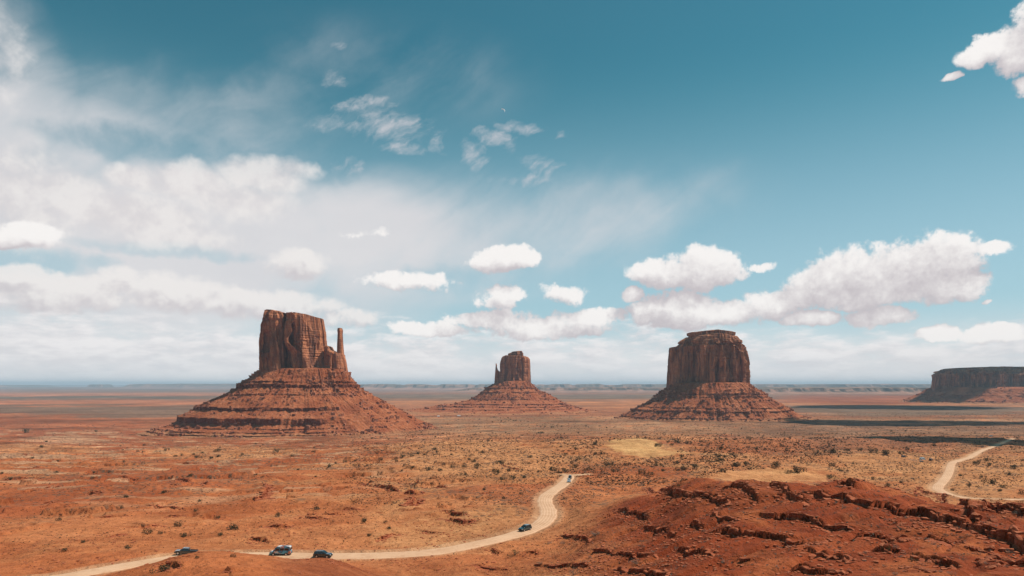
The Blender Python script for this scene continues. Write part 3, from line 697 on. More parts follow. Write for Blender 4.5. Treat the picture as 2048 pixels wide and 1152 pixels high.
# ------------------------------------------------------------------ buttes
def px2m(px, py, Yd): return (px - 1024) / F * Yd, CAMZ - (py - HOR) / F * Yd
def resample_closed(pts, n, smooth=3):
    p = np.array(pts, float); q = np.vstack([p, p[:1]]); L = np.concatenate([[0], np.cumsum(np.linalg.norm(np.diff(q, axis=0), axis=1))])
    s = np.linspace(0, L[-1], n, endpoint=False); r = np.stack([np.interp(s, L, q[:, 0]), np.interp(s, L, q[:, 1])], 1)
    for _ in range(smooth): r = (np.roll(r, 1, 0) + 2 * r + np.roll(r, -1, 0)) / 4
    return r, L[-1]
def tower(name, parent, Yd, px0, plan, left, right, base_py, top, nring=90, step=1.6, rough=1.0, cracks=(), seed=0, strata=1.0, ysq=None, mat=None, roundtop=.12):
    """closed cliff block. plan: outline in metres (x right, y away); left/right: [(py, px)] edges; top: [(px, py)] skyline"""
    X0, _ = px2m(px0, 0, Yd)
    per = np.linalg.norm(np.diff(np.vstack([plan, plan[:1]]), axis=0), axis=1).sum()
    N = int(per / step); P0, _L = resample_closed(plan, N, 6)
    xl0, xr0 = P0[:, 0].min(), P0[:, 0].max()
    zb = px2m(0, base_py, Yd)[1]
    ltab = sorted((px2m(0, py, Yd)[1], px2m(px, 0, Yd)[0] - X0) for py, px in left)
    rtab = sorted((px2m(0, py, Yd)[1], px2m(px, 0, Yd)[0] - X0) for py, px in right)
    ttab = sorted((px2m(px, 0, Yd)[0] - X0, px2m(0, py, Yd)[1]) for px, py in top)
    tx, tz = zip(*ttab)
    ts = np.linspace(0, 1, nring)
    rows = []
    def place(P, z):
        xl = np.interp(z, *zip(*ltab)); xr = np.interp(z, *zip(*rtab))
        f = (P[:, 0] - xl0) / (xr0 - xl0)
        x = xl + (xr - xl) * f
        return x
    ztop0 = np.interp(P0[:, 0], tx, tz)
    nrm = np.stack([np.roll(P0, -1, 0)[:, 1] - np.roll(P0, 1, 0)[:, 1], -(np.roll(P0, -1, 0)[:, 0] - np.roll(P0, 1, 0)[:, 0])], 1)
    nrm /= np.linalg.norm(nrm, axis=1)[:, None] + 1e-9
    area = np.sum(P0[:, 0] * np.roll(P0[:, 1], -1) - np.roll(P0[:, 0], -1) * P0[:, 1])
    if area < 0: nrm = -nrm
    for t in ts:
        z = zb - 8 + (ztop0 - zb + 8) * t
        x = place(P0, z); x0 = x
        ysc = 1.0 if ysq is None else np.interp(z, *zip(*ysq))
        y = P0[:, 1] * ysc
        a = seed * 13.7
        q1 = fbm3(x / 44 + a, y / 44, z / 420, 3, seed) * 3.2 + pn3(x / 120, y / 120, z / 60, seed + 2) * .3
        w1 = (np.floor(q1) + sst(q1 - np.floor(q1), .38, .62)) * .75
        q2 = fbm3(x / 17 + a, y / 17, z / 130, 3, seed + 3) * 3.0
        w2 = (np.floor(q2) + sst(q2 - np.floor(q2), .3, .7)) * .7
        n3 = fbm3(x / 6 + a, y / 6, z / 14, 3, seed + 6)
        n4 = fbm3(x / 30 + a, y / 30, z / 40, 2, seed + 8)
        d = rough * (w1 * 13.0 + w2 * 3.4 + n3 * 1.1 + n4 * 3.0)
        # narrow joints
        j = np.abs(pn3(x / 22 + a * 2, y / 22, z / 400, seed + 9)); d -= rough * 6 * sst(j, .05, .0) * sst(pn3(x / 60, y / 60, z / 70, seed + 15), -.1, .2)
        d += strata * (fbm3(z * 0 + 3, z * 0, z / 5.0, 2, seed + 11) * 1.5 - 1.4 * sst(pn3(x / 80, y / 80, z / 9, seed + 12), .25, .32))
        lo = sst(t, .16, .0); d += lo * (2.5 + 2 * pn3(x / 200, y / 200, z / 3.0, seed + 13))
        for cx, wd, dp, ztop_f, zbot_f in cracks:
            xc = px2m(cx, 0, Yd)[0] - X0
            d -= (y < 0) * dp * np.exp(-(np.abs(x + pn3(z * 0, z * 0, z / 30, seed) * 3 - xc) / (wd * Yd / F)) ** 3) * sst(t, zbot_f - .06, zbot_f + .02) * sst(-t, -ztop_f - .06, -ztop_f + .02)
        d -= roundtop * 16 * sst(t, .93, 1.0) ** 2
        fx = sst(np.minimum(x - x.min(), x.max() - x), 0, 14) * .75 + .25          # keep the skyline edges
        rows.append(np.column_stack([x + nrm[:, 0] * d * fx, y + nrm[:, 1] * d, z]))
    last = rows[-1]; cx, cy = last[:, 0].mean(), last[:, 1].mean()
    for k in (.94, .85, .7, .5, .3, .1, .01):
        x = cx + (last[:, 0] - cx) * k; y = cy + (last[:, 1] - cy) * k
        z = np.interp(x, tx, tz) + (pn3(x / 18, y / 18, 3.3, seed + 20) * 2.0 + pn3(x / 6, y / 6, 1.3, seed + 21) * 1.0) * (1 - k * .5) * min(1, rough)
        rows.append(np.column_stack([x, y, z]))
    V = np.stack(rows, 0); ptp = V.shape
    V[..., 0] += X0; V[..., 1] += Yd
    o = new_mesh(name, V - np.array(parent.location), grid_faces(ptp[0], ptp[1], True), mat or M_CLIFF, False, parent)
    if area < 0: o.data.flip_normals()
    return o
def talus(name, parent, Yd, px0, b0, levels, nth=1000, seed=0, expo=2.4, front=.9, amp=1.0, yoff=0.0, rcut=None, apron=12.0):
    """levels: (z, left, right, is_ledge) top to bottom; radii in metres"""
    X0 = (px0 - 1024) / F * Yd
    th = np.linspace(0, 2 * np.pi, nth, endpoint=False)
    ct, st_ = np.cos(th), np.sin(th); wr = .5 + .5 * ct
    lz = np.array([l[0] for l in levels], float); LL = np.array([l[1] for l in levels], float); RR = np.array([l[2] for l in levels], float)
    lg = np.array([l[3] for l in levels], float)
    # fine rings
    zf = []; 
    for i in range(len(lz) - 1):
        n = 10 if lg[i] > 0 else max(6, int((lz[i] - lz[i + 1]) / 1.6)); n = min(n, 34)
        zf += list(np.linspace(i, i + 1, n, endpoint=False))
    zf.append(len(lz) - 1); zf = np.array(zf)
    idx = np.arange(len(lz)); rows = []; at = []
    ks = [i for i in range(len(lz)) if not (lg[i] > 0 or (i and lg[i - 1] > 0))]
    cutw = 0 * th if rcut is None else sst(ct + .22 * pn2(ct * 5 + 3, st_ * 5, seed), rcut - .1, rcut + .15)
    L0, R0 = LL[0], RR[0]
    for f in zf:
        i = min(int(f), len(lz) - 2); isl = lg[i]; fr = f - i
        z = np.interp(f, idx, lz); Lr = np.interp(f, idx, LL); Rr = np.interp(f, idx, RR)
        ex = 2 / (2 + (expo - 2) * max(0, 1 - f / 6))
        cx = np.sign(ct) * np.abs(ct) ** ex; sy = np.sign(st_) * np.abs(st_) ** ex
        if rcut is not None and f > 6:
            kk = ks[::-1]; Ls = np.interp(z, lz[kk], LL[kk]); Rs = np.interp(z, lz[kk], RR[kk])
            Lr = Lr * (1 - cutw) + Ls * cutw; Rr = Rr * (1 - cutw) + Rs * cutw
        rx = Lr * (1 - wr) + Rr * wr; ry = b0 + ((Lr - L0) * (1 - wr) + (Rr - R0) * wr) * front
        x, y = cx * rx, sy * ry; rad = np.hypot(x, y) + 1e-6
        out = np.interp(f, idx, np.arange(len(lz)) / len(lz))
        a = seed * 7.1
        gul = 1 - np.abs(fbm3(np.cos(th) * 9 + a, np.sin(th) * 9, z / 300, 3, seed + 1)) * 2.2
        g2 = fbm3(x / 45 + a, y / 45, z / 60, 4, seed + 2); g3 = fbm3(x / 10, y / 10, z / 9, 3, seed + 4)
        d = amp * ((gul - .5) * (4.5 + 6 * out) + g2 * 9 + g3 * 2.4)
        lm = np.zeros(nth)
        if isl > 0:
            prs = sst(fbm3(np.cos(th) * 4 + a + i * 3, np.sin(th) * 4, 0 * th, 3, seed + 5), -.30 + (1 - isl) * .35, -.02 + (1 - isl) * .35)
            if rcut is not None and i > 5: prs = prs * (1 - cutw)
            blk = pn3(x / 11 + i * 5, y / 11, z / 60, seed + 6) * 4.5 + pn3(x / 4 + i * 5, y / 4, z / 30, seed + 7) * 1.8
            d = d + prs * amp * (3.5 * (1 - fr) + blk * sst(fr, 0, .1)); lm = prs * sst(fr, .02, .1) * sst(-fr, -1.0, -.9)
            zz = z + prs * (0.0) + (1 - prs) * 0
        x = x + d * x / rad; y = y + d * y / rad
        zj = z + g3 * (0 if isl else 1.2) + pn3(x / 90 + a, y / 90, 2.2, seed + 8) * 2.5 * (f > 0)
        rows.append(np.column_stack([x, y, zj])); at.append(lm)
    # cover the top under the cap
    top = rows[0]
    rows = [np.column_stack([top[:, 0] * .1, top[:, 1] * .1, top[:, 2] + 2]), np.column_stack([top[:, 0] * .7, top[:, 1] * .7, top[:, 2] + 3])] + rows
    at = [at[0] * 0, at[0] * 0] + at
    V = np.stack(rows, 0); V[..., 0] += X0; V[..., 1] += Yd + yoff
    Fc = grid_faces(V.shape[0], V.shape[1], True)[:, ::-1]
    o = new_mesh(name, V - np.array(parent.location), Fc, M_TALUS, True, parent, attrs={'ledge': np.stack(at, 0).ravel(), 'apron': sst(V[..., 2], apron, -8).ravel()})
    return o, V
def rubble(parent, V, n, seed, smin, smax, zlo=-6, only=None):
    """loose blocks over a talus slope, too many to count"""
    rs = np.random.RandomState(seed); R, N = V.shape[:2]; sel = []
    tv = np.array([[0, 0, 1], [1, 0, 0], [-.5, .87, 0], [-.5, -.87, 0], [0.2, .1, -1.0]])
    tf_ = np.array([[0, 1, 2], [0, 2, 3], [0, 3, 1], [4, 2, 1], [4, 3, 2], [4, 1, 3]])
    cb = np.array([[-1, -1, -1], [1, -1, -1], [1, 1, -1], [-1, 1, -1], [-1, -1, 1], [1, -1, 1], [1, 1, 1], [-1, 1, 1]], float)
    cf = np.array([[0, 3, 2, 1], [4, 5, 6, 7], [0, 1, 5, 4], [1, 2, 6, 5], [2, 3, 7, 6], [3, 0, 4, 7]])
    i = rs.randint(3, R - 1, n * 3); j = rs.randint(0, N, n * 3); p = V[i, j]
    keep = (p[:, 2] > zlo) & (pn3(p[:, 0] / 60, p[:, 1] / 60, p[:, 2] / 60, seed) + rs.rand(n * 3) * .5 > .1) & (p[:, 1] < V[..., 1].mean() + 60)
    p = p[keep][:n]; n = len(p)
    sz = smin + (smax - smin) * rs.rand(n) ** 4
    vs = cb[None] * (.6 + .6 * rs.rand(n, 8, 1)) * sz[:, None, None] * np.array([1, .9, .7])
    a = rs.rand(n) * 6.28; ca, sa = np.cos(a), np.sin(a)
    x = vs[..., 0] * ca[:, None] - vs[..., 1] * sa[:, None]; y = vs[..., 0] * sa[:, None] + vs[..., 1] * ca[:, None]
    vs = np.stack([x, y, vs[..., 2]], -1) + p[:, None, :] + np.array([0, 0, .2]) * sz[:, None, None]
    fs = (cf[None] + (np.arange(n) * 8)[:, None, None]).reshape(-1, 4)
    o = new_mesh('rubble', vs.reshape(-1, 3) - np.array(parent.location), fs, M_ROCKFAR, False, parent)
    tag(o, kind='stuff'); return o
M_ROCKFAR = simple_mat('fallen_blocks', (.34, .13, .075), .9, vary=.45, scale=.05, spec=.1)

# West butte with its thumb
Yd = 1750
wb = empty('sandstone_butte', ((605 - 1024) / F * Yd, Yd, 0), 'large mitten shaped red butte with a thin thumb spire on its right side', 'butte')
tower('cliff_block', wb, Yd, 605, [(-108, 22), (-97, -26), (-84, -54), (-72, -44), (-58, -58), (-34, -54), (-22, -26), (-6, -24), (4, -62), (30, -50), (44, -52), (66, -26), (92, -10), (102, 16), (92, 44), (20, 62), (-70, 58)],
      [(620, 531), (628, 530), (651, 523.5), (685, 519.7), (713, 519.7), (750, 520.5)], [(630, 643), (640, 647), (682, 650), (700, 652), (730, 664), (756, 676)], 752,
      [(520, 650), (526, 645), (529, 630), (535, 626), (547, 622.6), (566, 624.5), (573, 628.5), (585, 629), (598, 627.8), (620, 631), (643, 637), (649, 644), (660, 660)],
      nring=110, seed=1, step=1.35, rough=.72, cracks=[(595, 5.2, 40, .98, .12), (579, 2.4, 12, .95, .35), (545, 8, 14, .66, .42), (552, 2.0, 5, .9, .2), (634, 1.2, 4, .9, .3), (615, 1.4, 4, .6, .1)])
tower('shoulder_block', wb, Yd, 668, [(-34, 24), (-26, -16), (-4, -30), (18, -26), (32, -10), (34, 20), (4, 34)],
      [(690, 650), (700, 648), (756, 646)], [(690, 672), (706, 686), (736, 691), (757, 694)], 755,
      [(648, 698), (657, 692), (661, 694), (664, 700), (668, 702), (674, 705), (682, 707), (690, 712), (694, 725)], nring=64, seed=2, step=.9, rough=.62,
      cracks=[(664, 2.5, 8, .8, .3), (671, 1.5, 6, .9, .2), (656, 1.2, 4, .9, .1)])
tower('thumb_spire', wb, Yd, 680.5, [(-9, 7), (-8, -6), (0, -9), (8, -6), (9, 7), (0, 9)],
      [(655, 675.8), (660, 675.2), (667, 676.3), (690, 675), (708, 674.5), (720, 676), (757, 678)], [(655, 683), (660, 685), (668, 684.2), (690, 685.5), (708, 687), (720, 691), (757, 698)], 756,
      [(674, 658), (677, 656.5), (683, 656.2), (686, 658)], nring=90, seed=3, step=.7, rough=.16, strata=.45, roundtop=.12)
o, V = talus('talus_slope', wb, Yd, 605, 66,
   [(150, 100, 108, 0), (141, 110, 119, 0), (127, 132, 124, 0), (119, 146, 132, .55), (116, 148, 134, 0), (112, 157, 139, .95), (104, 160, 143, 0), (98, 172, 151, 0), (88, 189, 166, .35), (86, 191, 168, 0), (75, 218, 188, 0), (57, 258, 222, .95),
    (50, 260, 226, 0), (34, 298, 268, 1), (20, 301, 271, 0), (12, 316, 290, .4), (10, 318, 292, 0), (5, 345, 318, .6), (3, 347, 320, 0), (-1, 366, 332, .6), (-3, 368, 334, 0), (-7, 390, 348, .6), (-9, 393, 350, 0), (-10, 400, 355, 0), (-22, 470, 430, 0)], nth=1700, seed=1, front=.76, rcut=.42)
rubble(wb, V, 3600, 5, .5, 4.2)

# East butte
Yd = 3000
eb = empty('sandstone_butte', ((1030 - 1024) / F * Yd, Yd, 0), 'smallest and farthest mitten shaped butte with a tiny spire on its left, in the middle', 'butte')
tower('cliff_block', eb, Yd, 1030, [(-66, 40), (-60, -20), (-40, -50), (0, -55), (36, -50), (62, -20), (68, 20), (40, 56), (-30, 60)],
      [(711, 1007), (713, 1003.5), (717, 1002.5), (727, 1000), (744, 1000.5), (768, 997)], [(712, 1057), (716, 1060), (731, 1061), (766, 1061.5)], 769,
      [(999, 724), (1002, 716), (1005, 713), (1012, 711), (1047, 712.5), (1056, 714), (1060, 718)], nring=90, seed=5, step=1.7, rough=.7, roundtop=.04,
      cracks=[(1046, 2, 8, .9, .1), (1024, 1.5, 6, .6, .2)])
tower('cap_rock', eb, Yd, 1031, [(-34, 24), (-32, -18), (0, -30), (32, -20), (35, 20), (0, 32)],
      [(700, 1021), (707, 1016), (714, 1015)], [(700, 1044), (707, 1047), (714, 1047)], 712.5,
      [(1014, 708), (1017, 706.8), (1022, 706), (1024, 703.8), (1030, 703), (1040, 702), (1044, 702), (1047, 706)], nring=26, seed=6, step=1.6, rough=.45, roundtop=.3)
tower('thumb_spire', eb, Yd, 993, [(-5, 4), (-4, -4), (2, -6), (7, -3), (8, 4), (2, 6)],
      [(726, 991), (731, 991.4), (740, 990.5), (768, 988.5)], [(726, 993), (731, 994.2), (734, 993.8), (740, 996), (745, 1002), (768, 1006)], 768,
      [(990, 728), (992, 726.6), (994, 728)], nring=70, seed=7, step=.8, rough=.15, strata=.5, roundtop=.05)
o, V = talus('talus_slope', eb, Yd, 1030, 70,
   [(126, 70, 58, 0), (117, 90, 68, 0), (99, 122, 86, .6), (95, 126, 90, 0), (80, 145, 120, .3), (77, 147, 124, 0), (68, 160, 152, 0), (53, 180, 172, .7), (47, 186, 179, 0), (40, 215, 196, 0), (31, 260, 215, .5), (28, 264, 218, 0),
    (22, 330, 240, .5), (19, 334, 243, 0), (12, 390, 270, .4), (10, 394, 274, 0), (0, 470, 330, 0), (-18, 620, 430, 0)], nth=1200, seed=4, front=.95)
rubble(eb, V, 2600, 6, .8, 5.0)

# Merrick
Yd = 2250
mb = empty('sandstone_butte', ((1420 - 1024) / F * Yd, Yd, 0), 'broad blocky butte with stepped flat cap rock and shadow on its left slope', 'butte')
tower('cliff_block', mb, Yd, 1420, [(-130, 60), (-122, 14), (-100, -4), (-92, -30), (-60, -44), (-40, -84), (-16, -104), (2, -84), (22, -96), (40, -64), (62, -74), (78, -40), (98, -46), (116, -6), (131, 34), (110, 80), (20, 104), (-90, 96)],
      [(684, 1368), (691, 1367), (693, 1345.5), (726, 1343), (773, 1340.5)], [(684, 1482), (688, 1484), (690.5, 1491), (705, 1496), (726, 1500), (772, 1500.6)], 775,
      [(1344, 694), (1354, 693), (1359, 692.5), (1366, 688), (1370, 684), (1420, 680), (1480, 684), (1486, 689), (1492, 691), (1499, 706)], nring=110, seed=9, step=1.7, rough=1.12,
      cracks=[(1414, 2.0, 18, .95, .3), (1370, 4, 12, .75, .1), (1382, 2.2, 12, .8, .1), (1400, 2.0, 9, .7, .1), (1437, 2.6, 14, .9, .15), (1449, 2.0, 12, .95, .3), (1462, 2.6, 15, .9, .2), (1474, 2.0, 13, .95, .1), (1485, 2.2, 12, .8, .2), (1426, 1.6, 8, .5, .05)])
tower('stepped_tier', mb, Yd, 1424, [(-102, 56), (-96, 4), (-60, -40), (-8, -68), (60, -48), (96, -10), (103, 30), (80, 66), (-60, 72)],
      [(670, 1380), (676, 1371), (681, 1362), (685.5, 1361.5), (687, 1366), (689, 1370)], [(670, 1471), (678, 1480), (681, 1487), (685.5, 1487.5), (687, 1483), (689, 1481)], 688.5,
      [(1362, 684), (1368, 679), (1379, 673), (1425, 669), (1472, 672), (1480, 678), (1487, 684)], nring=34, seed=10, step=1.6, rough=.5, strata=2.0, roundtop=.2)
tower('cap_rock', mb, Yd, 1425, [(-76, 40), (-72, -8), (-40, -34), (10, -46), (56, -30), (74, -4), (77, 34), (0, 52)],
      [(661, 1380), (665, 1377.5), (670, 1378), (672, 1382), (675, 1384)], [(661, 1470), (665, 1473), (670, 1472), (672, 1468), (675, 1467)], 674.5,
      [(1378, 666), (1382, 664.5), (1395, 663.8), (1410, 662), (1429, 660.8), (1450, 663), (1470, 664.3), (1472, 667)], nring=26, seed=11, step=1.5, rough=.5, strata=1.6, roundtop=.15)
o, V = talus('talus_slope', mb, Yd, 1420, 112,
   [(116, 118, 118, 0), (106, 130, 132, 0), (92, 150, 153, 0), (84, 160, 166, .4), (80, 162, 169, 0), (74, 174, 180, .2), (72, 175, 182, 0), (55, 202, 210, 0), (40, 230, 236, .2), (38, 232, 238, 0), (31, 250, 254, .6), (26, 253, 258, 0), (15, 272, 276, 0), (9, 284, 292, .2), (7, 286, 295, 0),
    (-2, 312, 325, 0), (-20, 400, 420, 0)], nth=1400, seed=8, apron=24, front=.62)
rubble(mb, V, 2600, 7, .7, 5.0)

# right hand mesa
Yd = 4500
ms = empty('sandstone_mesa', ((2260 - 1024) / F * Yd, Yd, 0), 'long flat topped mesa at the right edge with a dark shaded cliff', 'mesa')
tower('cliff_block', ms, Yd, 2260, [(-1270, 0), (-1180, -110), (-1050, -200), (-1010, -270), (-940, -230), (-860, -340), (-760, -350), (-640, -370), (-540, -320), (-420, -440), (-200, -420), (0, -460), (400, -450), (900, -330), (1260, 0), (600, 400), (-600, 420), (-1090, 250)],
      [(737, 1886), (742, 1878), (750, 1869.5), (774, 1867)], [(737, 2640), (774, 2650)], 781,
      [(1866, 752), (1870, 747), (1877, 741), (1889, 737.2), (1915, 736), (1959, 734.2), (2048, 737), (2300, 738), (2650, 740)], nring=60, seed=14, step=4.5, rough=1.7, strata=2.0, roundtop=.6, ysq=[(90, 1.0), (176, .99), (224, .76)])
o, V = talus('talus_slope', ms, Yd, 2260, 560,
   [(98, 1240, 1240, 0), (86, 1282, 1282, 0), (64, 1320, 1320, 0), (48, 1350, 1350, .4), (44, 1353, 1353, 0), (28, 1385, 1385, 0), (10, 1430, 1430, .3), (7, 1434, 1434, 0), (-20, 1520, 1520, 0)], nth=1500, seed=15, expo=2.0, front=.7, amp=2.0, apron=20)
rubble(ms, V, 1500, 8, 1.5, 7.0)

# far mesas and hills along the horizon
def far_ridge(px0, px1, ytop, Yd, depth, seed, rough, base_w, label, sc, name='hills'):
    n = 260; pxs = np.linspace(px0, px1, n); X = (pxs - 1024) / F * Yd
    k = sst(pxs, px0, px0 + (px1 - px0) * .05) * sst(-pxs, -px1, -px1 + (px1 - px0) * .05)
    h = (CAMZ - (ytop - HOR) / F * Yd) * (1 - .0 * k)
    hh = h * (.82 + .18 * sst(fbm2(pxs / sc, pxs * 0, 4, seed), -.1, .05)) * (.93 + .1 * fbm2(pxs / (sc * .2), pxs * 0 + 5, 3, seed + 1)) * k
    prof = [(-1.0, -.15), (-.62, .12), (-.45, .34), (-.40, .62), (-.36, .92), (-.2, 1.0), (.6, 1.0), (1.0, -.1)]
    rows = []
    for t, f in prof:
        y = Yd + t * depth + fbm2(pxs / (sc * .35), pxs * 0 + 9, 4, seed + 2) * depth * .45 * (abs(t) < .95)
        rows.append(np.column_stack([X, y, hh * f + (-20 if f < 0 else 0) + fbm2(pxs / 6, pxs * 0 + t * 9, 3, seed + 3) * hh * .08 * (f > 0)]))
    V = np.stack(rows, 0)
    col = np.stack([np.tile(sage * .75 + red * .1, (n, 1)) if f > .3 and f < .95 else np.tile(pink * .95 if f < .3 else sage, (n, 1)) for t, f in prof], 0)
    wq = sst(fbm2(np.tile(pxs / 16, (len(prof), 1)), np.arange(len(prof))[:, None] * .9 + np.zeros((1, n)) + seed, 4, seed + 7), .04, .24)[..., None].reshape(len(prof), n, 1) if True else 0
    col = col.reshape(len(prof), n, 3); col = col * (1 - wq) + (pink * .95) * wq  # sunlit and shaded cliff faces painted in as pink and dark patches
    col = col * (1 + .5 * fbm2(np.tile(pxs / 9, (len(prof), 1)), np.arange(len(prof))[:, None] * 3.3 + np.zeros((1, n)), 3, seed + 5))[..., None]
    o = new_mesh(name, V, grid_faces(len(prof), n), M_GROUND, False, attrs={'soil': np.clip(col, .02, .8).reshape(-1, 3), 'scrub': np.full(len(prof) * n, .1)})
    return tag(o, label, kind='structure')
far_ridge(640, 2200, 767.5, 19000, 2600, 201, 1, 0, 'long line of broken pinkish mesas on the right horizon', 60)
far_ridge(900, 1900, 773.5, 12500, 1500, 207, 1, 0, 'nearer low cliffs in front of the right horizon', 90)
far_ridge(1480, 2100, 774.5, 9500, 900, 208, 1, 0, 'low dark bluff behind the broad butte', 120)
far_ridge(286, 620, 767.0, 26000, 3500, 202, 1, 0, 'pale blue table land left of the mitten butte', 150)
far_ridge(-260, 60, 769.5, 30000, 3000, 203, 1, 0, 'faint low mesa at the left horizon', 120)
far_ridge(184, 212, 768.0, 27000, 700, 204, 1, 0, 'tiny far butte on the left horizon', 60)
far_ridge(-300, 700, 774.5, 24000, 1500, 205, 1, 0, 'low bluish rise along the left horizon', 130)
far_ridge(-500, 2500, 770.2, 45000, 4000, 206, 1, 0, 'faint last line of hills along the horizon', 200)

# ------------------------------------------------------------------ rocks and plants
rng = random.Random(11); nr = np.random.RandomState(12)
def rock_mesh(seed, flat=.75):
    bm = bmesh.new(); bmesh.ops.create_icosphere(bm, subdivisions=3, radius=1)
    r = random.Random(seed); planes = [(Vector((r.uniform(-1, 1), r.uniform(-1, 1), r.uniform(-.6, 1))).normalized(), r.uniform(.48, .8)) for _ in range(11)]
    for v in bm.verts:
        for n_, d in planes:
            k = v.co.dot(n_) - d
            if k > 0: v.co -= n_ * k
    co = np.array([v.co[:] for v in bm.verts]); nn = fbm3(co[:, 0] * 2 + seed, co[:, 1] * 2, co[:, 2] * 2, 3, seed)
    for v, q_ in zip(bm.verts, nn): v.co *= 1 + q_ * .22
    for v in bm.verts: v.co.z *= flat
    me = bpy.data.meshes.new('boulder'); bm.to_mesh(me); bm.free(); me.materials.append(M_ROCK); return me
ROCKS = [rock_mesh(300 + k, .55 + .05 * (k % 5)) for k in range(8)]

def leaf_mat(name, a, b_):
    m, b, p = mat_new(name)
    rnd = b.n('ShaderNodeObjectInfo').outputs['Random']; g = b.n('ShaderNodeNewGeometry').outputs['Position']
    c1 = b.mix(b.ss(b.noise(g, 2.5, 3), .35, .65), a + (1,), b_ + (1,))
    c1 = b.mix(b.m('MULTIPLY', rnd, .4), c1, tuple((x + y) * .5 for x, y in zip(a, (.10, .07, .04))) + (1,))
    b.put(p.inputs['Base Color'], c1); p.inputs['Roughness'].default_value = .85; p.inputs['Specular IOR Level'].default_value = .1
    return m
M_JUN = leaf_mat('juniper_leaf', (.045, .040, .020), (.105, .085, .045))
M_SAGE = leaf_mat('sage_leaf', (.15, .13, .10), (.34, .30, .25))
M_GREEN = leaf_mat('greasewood_leaf', (.06, .065, .028), (.13, .12, .055))
M_BARK = simple_mat('grey_bark', (.12, .075, .05), .9)
def shrub_arrays(seed, n, size, squash, lobes):
    rs = np.random.RandomState(seed)
    lc = rs.randn(lobes, 3) * np.array([.5, .5, .22]); lc[:, 2] = np.abs(lc[:, 2]) * 1.0 + .30; lr = .30 + .28 * rs.rand(lobes)
    k = rs.randint(0, lobes, n); d = rs.randn(n, 3); d /= np.linalg.norm(d, axis=1)[:, None]
    p = lc[k] + d * (lr[k] * (.55 + .5 * rs.rand(n)))[:, None]; p[:, 2] = np.maximum(p[:, 2] * squash * 1.35, .04)
    a = rs.randn(n, 3); a /= np.linalg.norm(a, axis=1)[:, None]; b_ = np.cross(a, d + rs.randn(n, 3) * .6); b_ /= np.linalg.norm(b_, axis=1)[:, None] + 1e-6
    s = size * (.6 + .8 * rs.rand(n))[:, None]
    V = np.stack([p - a * s * 1.2, p + b_ * s * .6, p + a * s * 1.2, p - b_ * s * .6], 1)
    return V.reshape(-1, 3), np.arange(n * 4).reshape(-1, 4)
def stems_arrays(seed, n=7):
    rs = np.random.RandomState(seed); V = []; Fq = []
    for i in range(n):
        a = rs.rand() * 6.28; tip = np.array([math.cos(a) * .55, math.sin(a) * .55, .35 + .4 * rs.rand()]); mid_ = tip * .5 + np.array([0, 0, .1])
        for j, (q_, r_) in enumerate(((np.zeros(3) - [0, 0, .12], .05), (mid_, .032), (tip, .012))):
            for t in range(4):
                b_ = t * math.pi / 2; V.append(q_ + np.array([math.cos(b_) * r_, math.sin(b_) * r_, 0]))
        o_ = i * 12
        for j in (0, 1):
            for t in range(4): Fq.append([o_ + j * 4 + t, o_ + j * 4 + (t + 1) % 4, o_ + (j + 1) * 4 + (t + 1) % 4, o_ + (j + 1) * 4 + t])
    return np.array(V), np.array(Fq)
KINDS = {}
def proto_shrub(name, mat, n, size, squash, lobes, count):
    out = []
    for k in range(count):
        V1, F1 = shrub_arrays(hash(name) % 1 + 400 + k * 7 + n, n, size, squash, lobes); V2, F2 = stems_arrays(500 + k)
        out.append(((V1, F1), (V2, F2), mat))
    KINDS[name] = out
proto_shrub('juniper', M_JUN, 420, .085, .95, 7, 5)
proto_shrub('sagebrush', M_SAGE, 300, .055, .8, 5, 5)
proto_shrub('greasewood', M_GREEN, 340, .07, .85, 6, 3)
MESHES = {}
def shrub(name, kind, idx, x, y, s, label, cat, group):
    key = (kind, idx)
    if key not in MESHES:
        (V1, F1), (V2, F2), mat = KINDS[kind][idx]
        f = new_mesh('foliage', V1, F1, mat, False); t = new_mesh('stem', V2, F2, M_BARK, True); MESHES[key] = (f.data, t.data)
        bpy.data.objects.remove(f); bpy.data.objects.remove(t)
    fm, tm = MESHES[key]
    o = bpy.data.objects.new(name, tm); COL.objects.link(o); o.location = (x, y, gz(x, y) - .03 * s)
    o.rotation_euler = (0, 0, rng.uniform(0, 6.28)); o.scale = (s, s * rng.uniform(.85, 1.15), s * rng.uniform(.75, 1.0)); tag(o, label, cat, group)
    f = bpy.data.objects.new('foliage', fm); COL.objects.link(f); f.parent = o
    return o
def near_any_road(x, y, pad=2.5):
    for w, zr, hw in roads:
        if np.min(np.hypot(w[:, 0] - x, w[:, 1] - y)) < hw + pad: return True
    return False

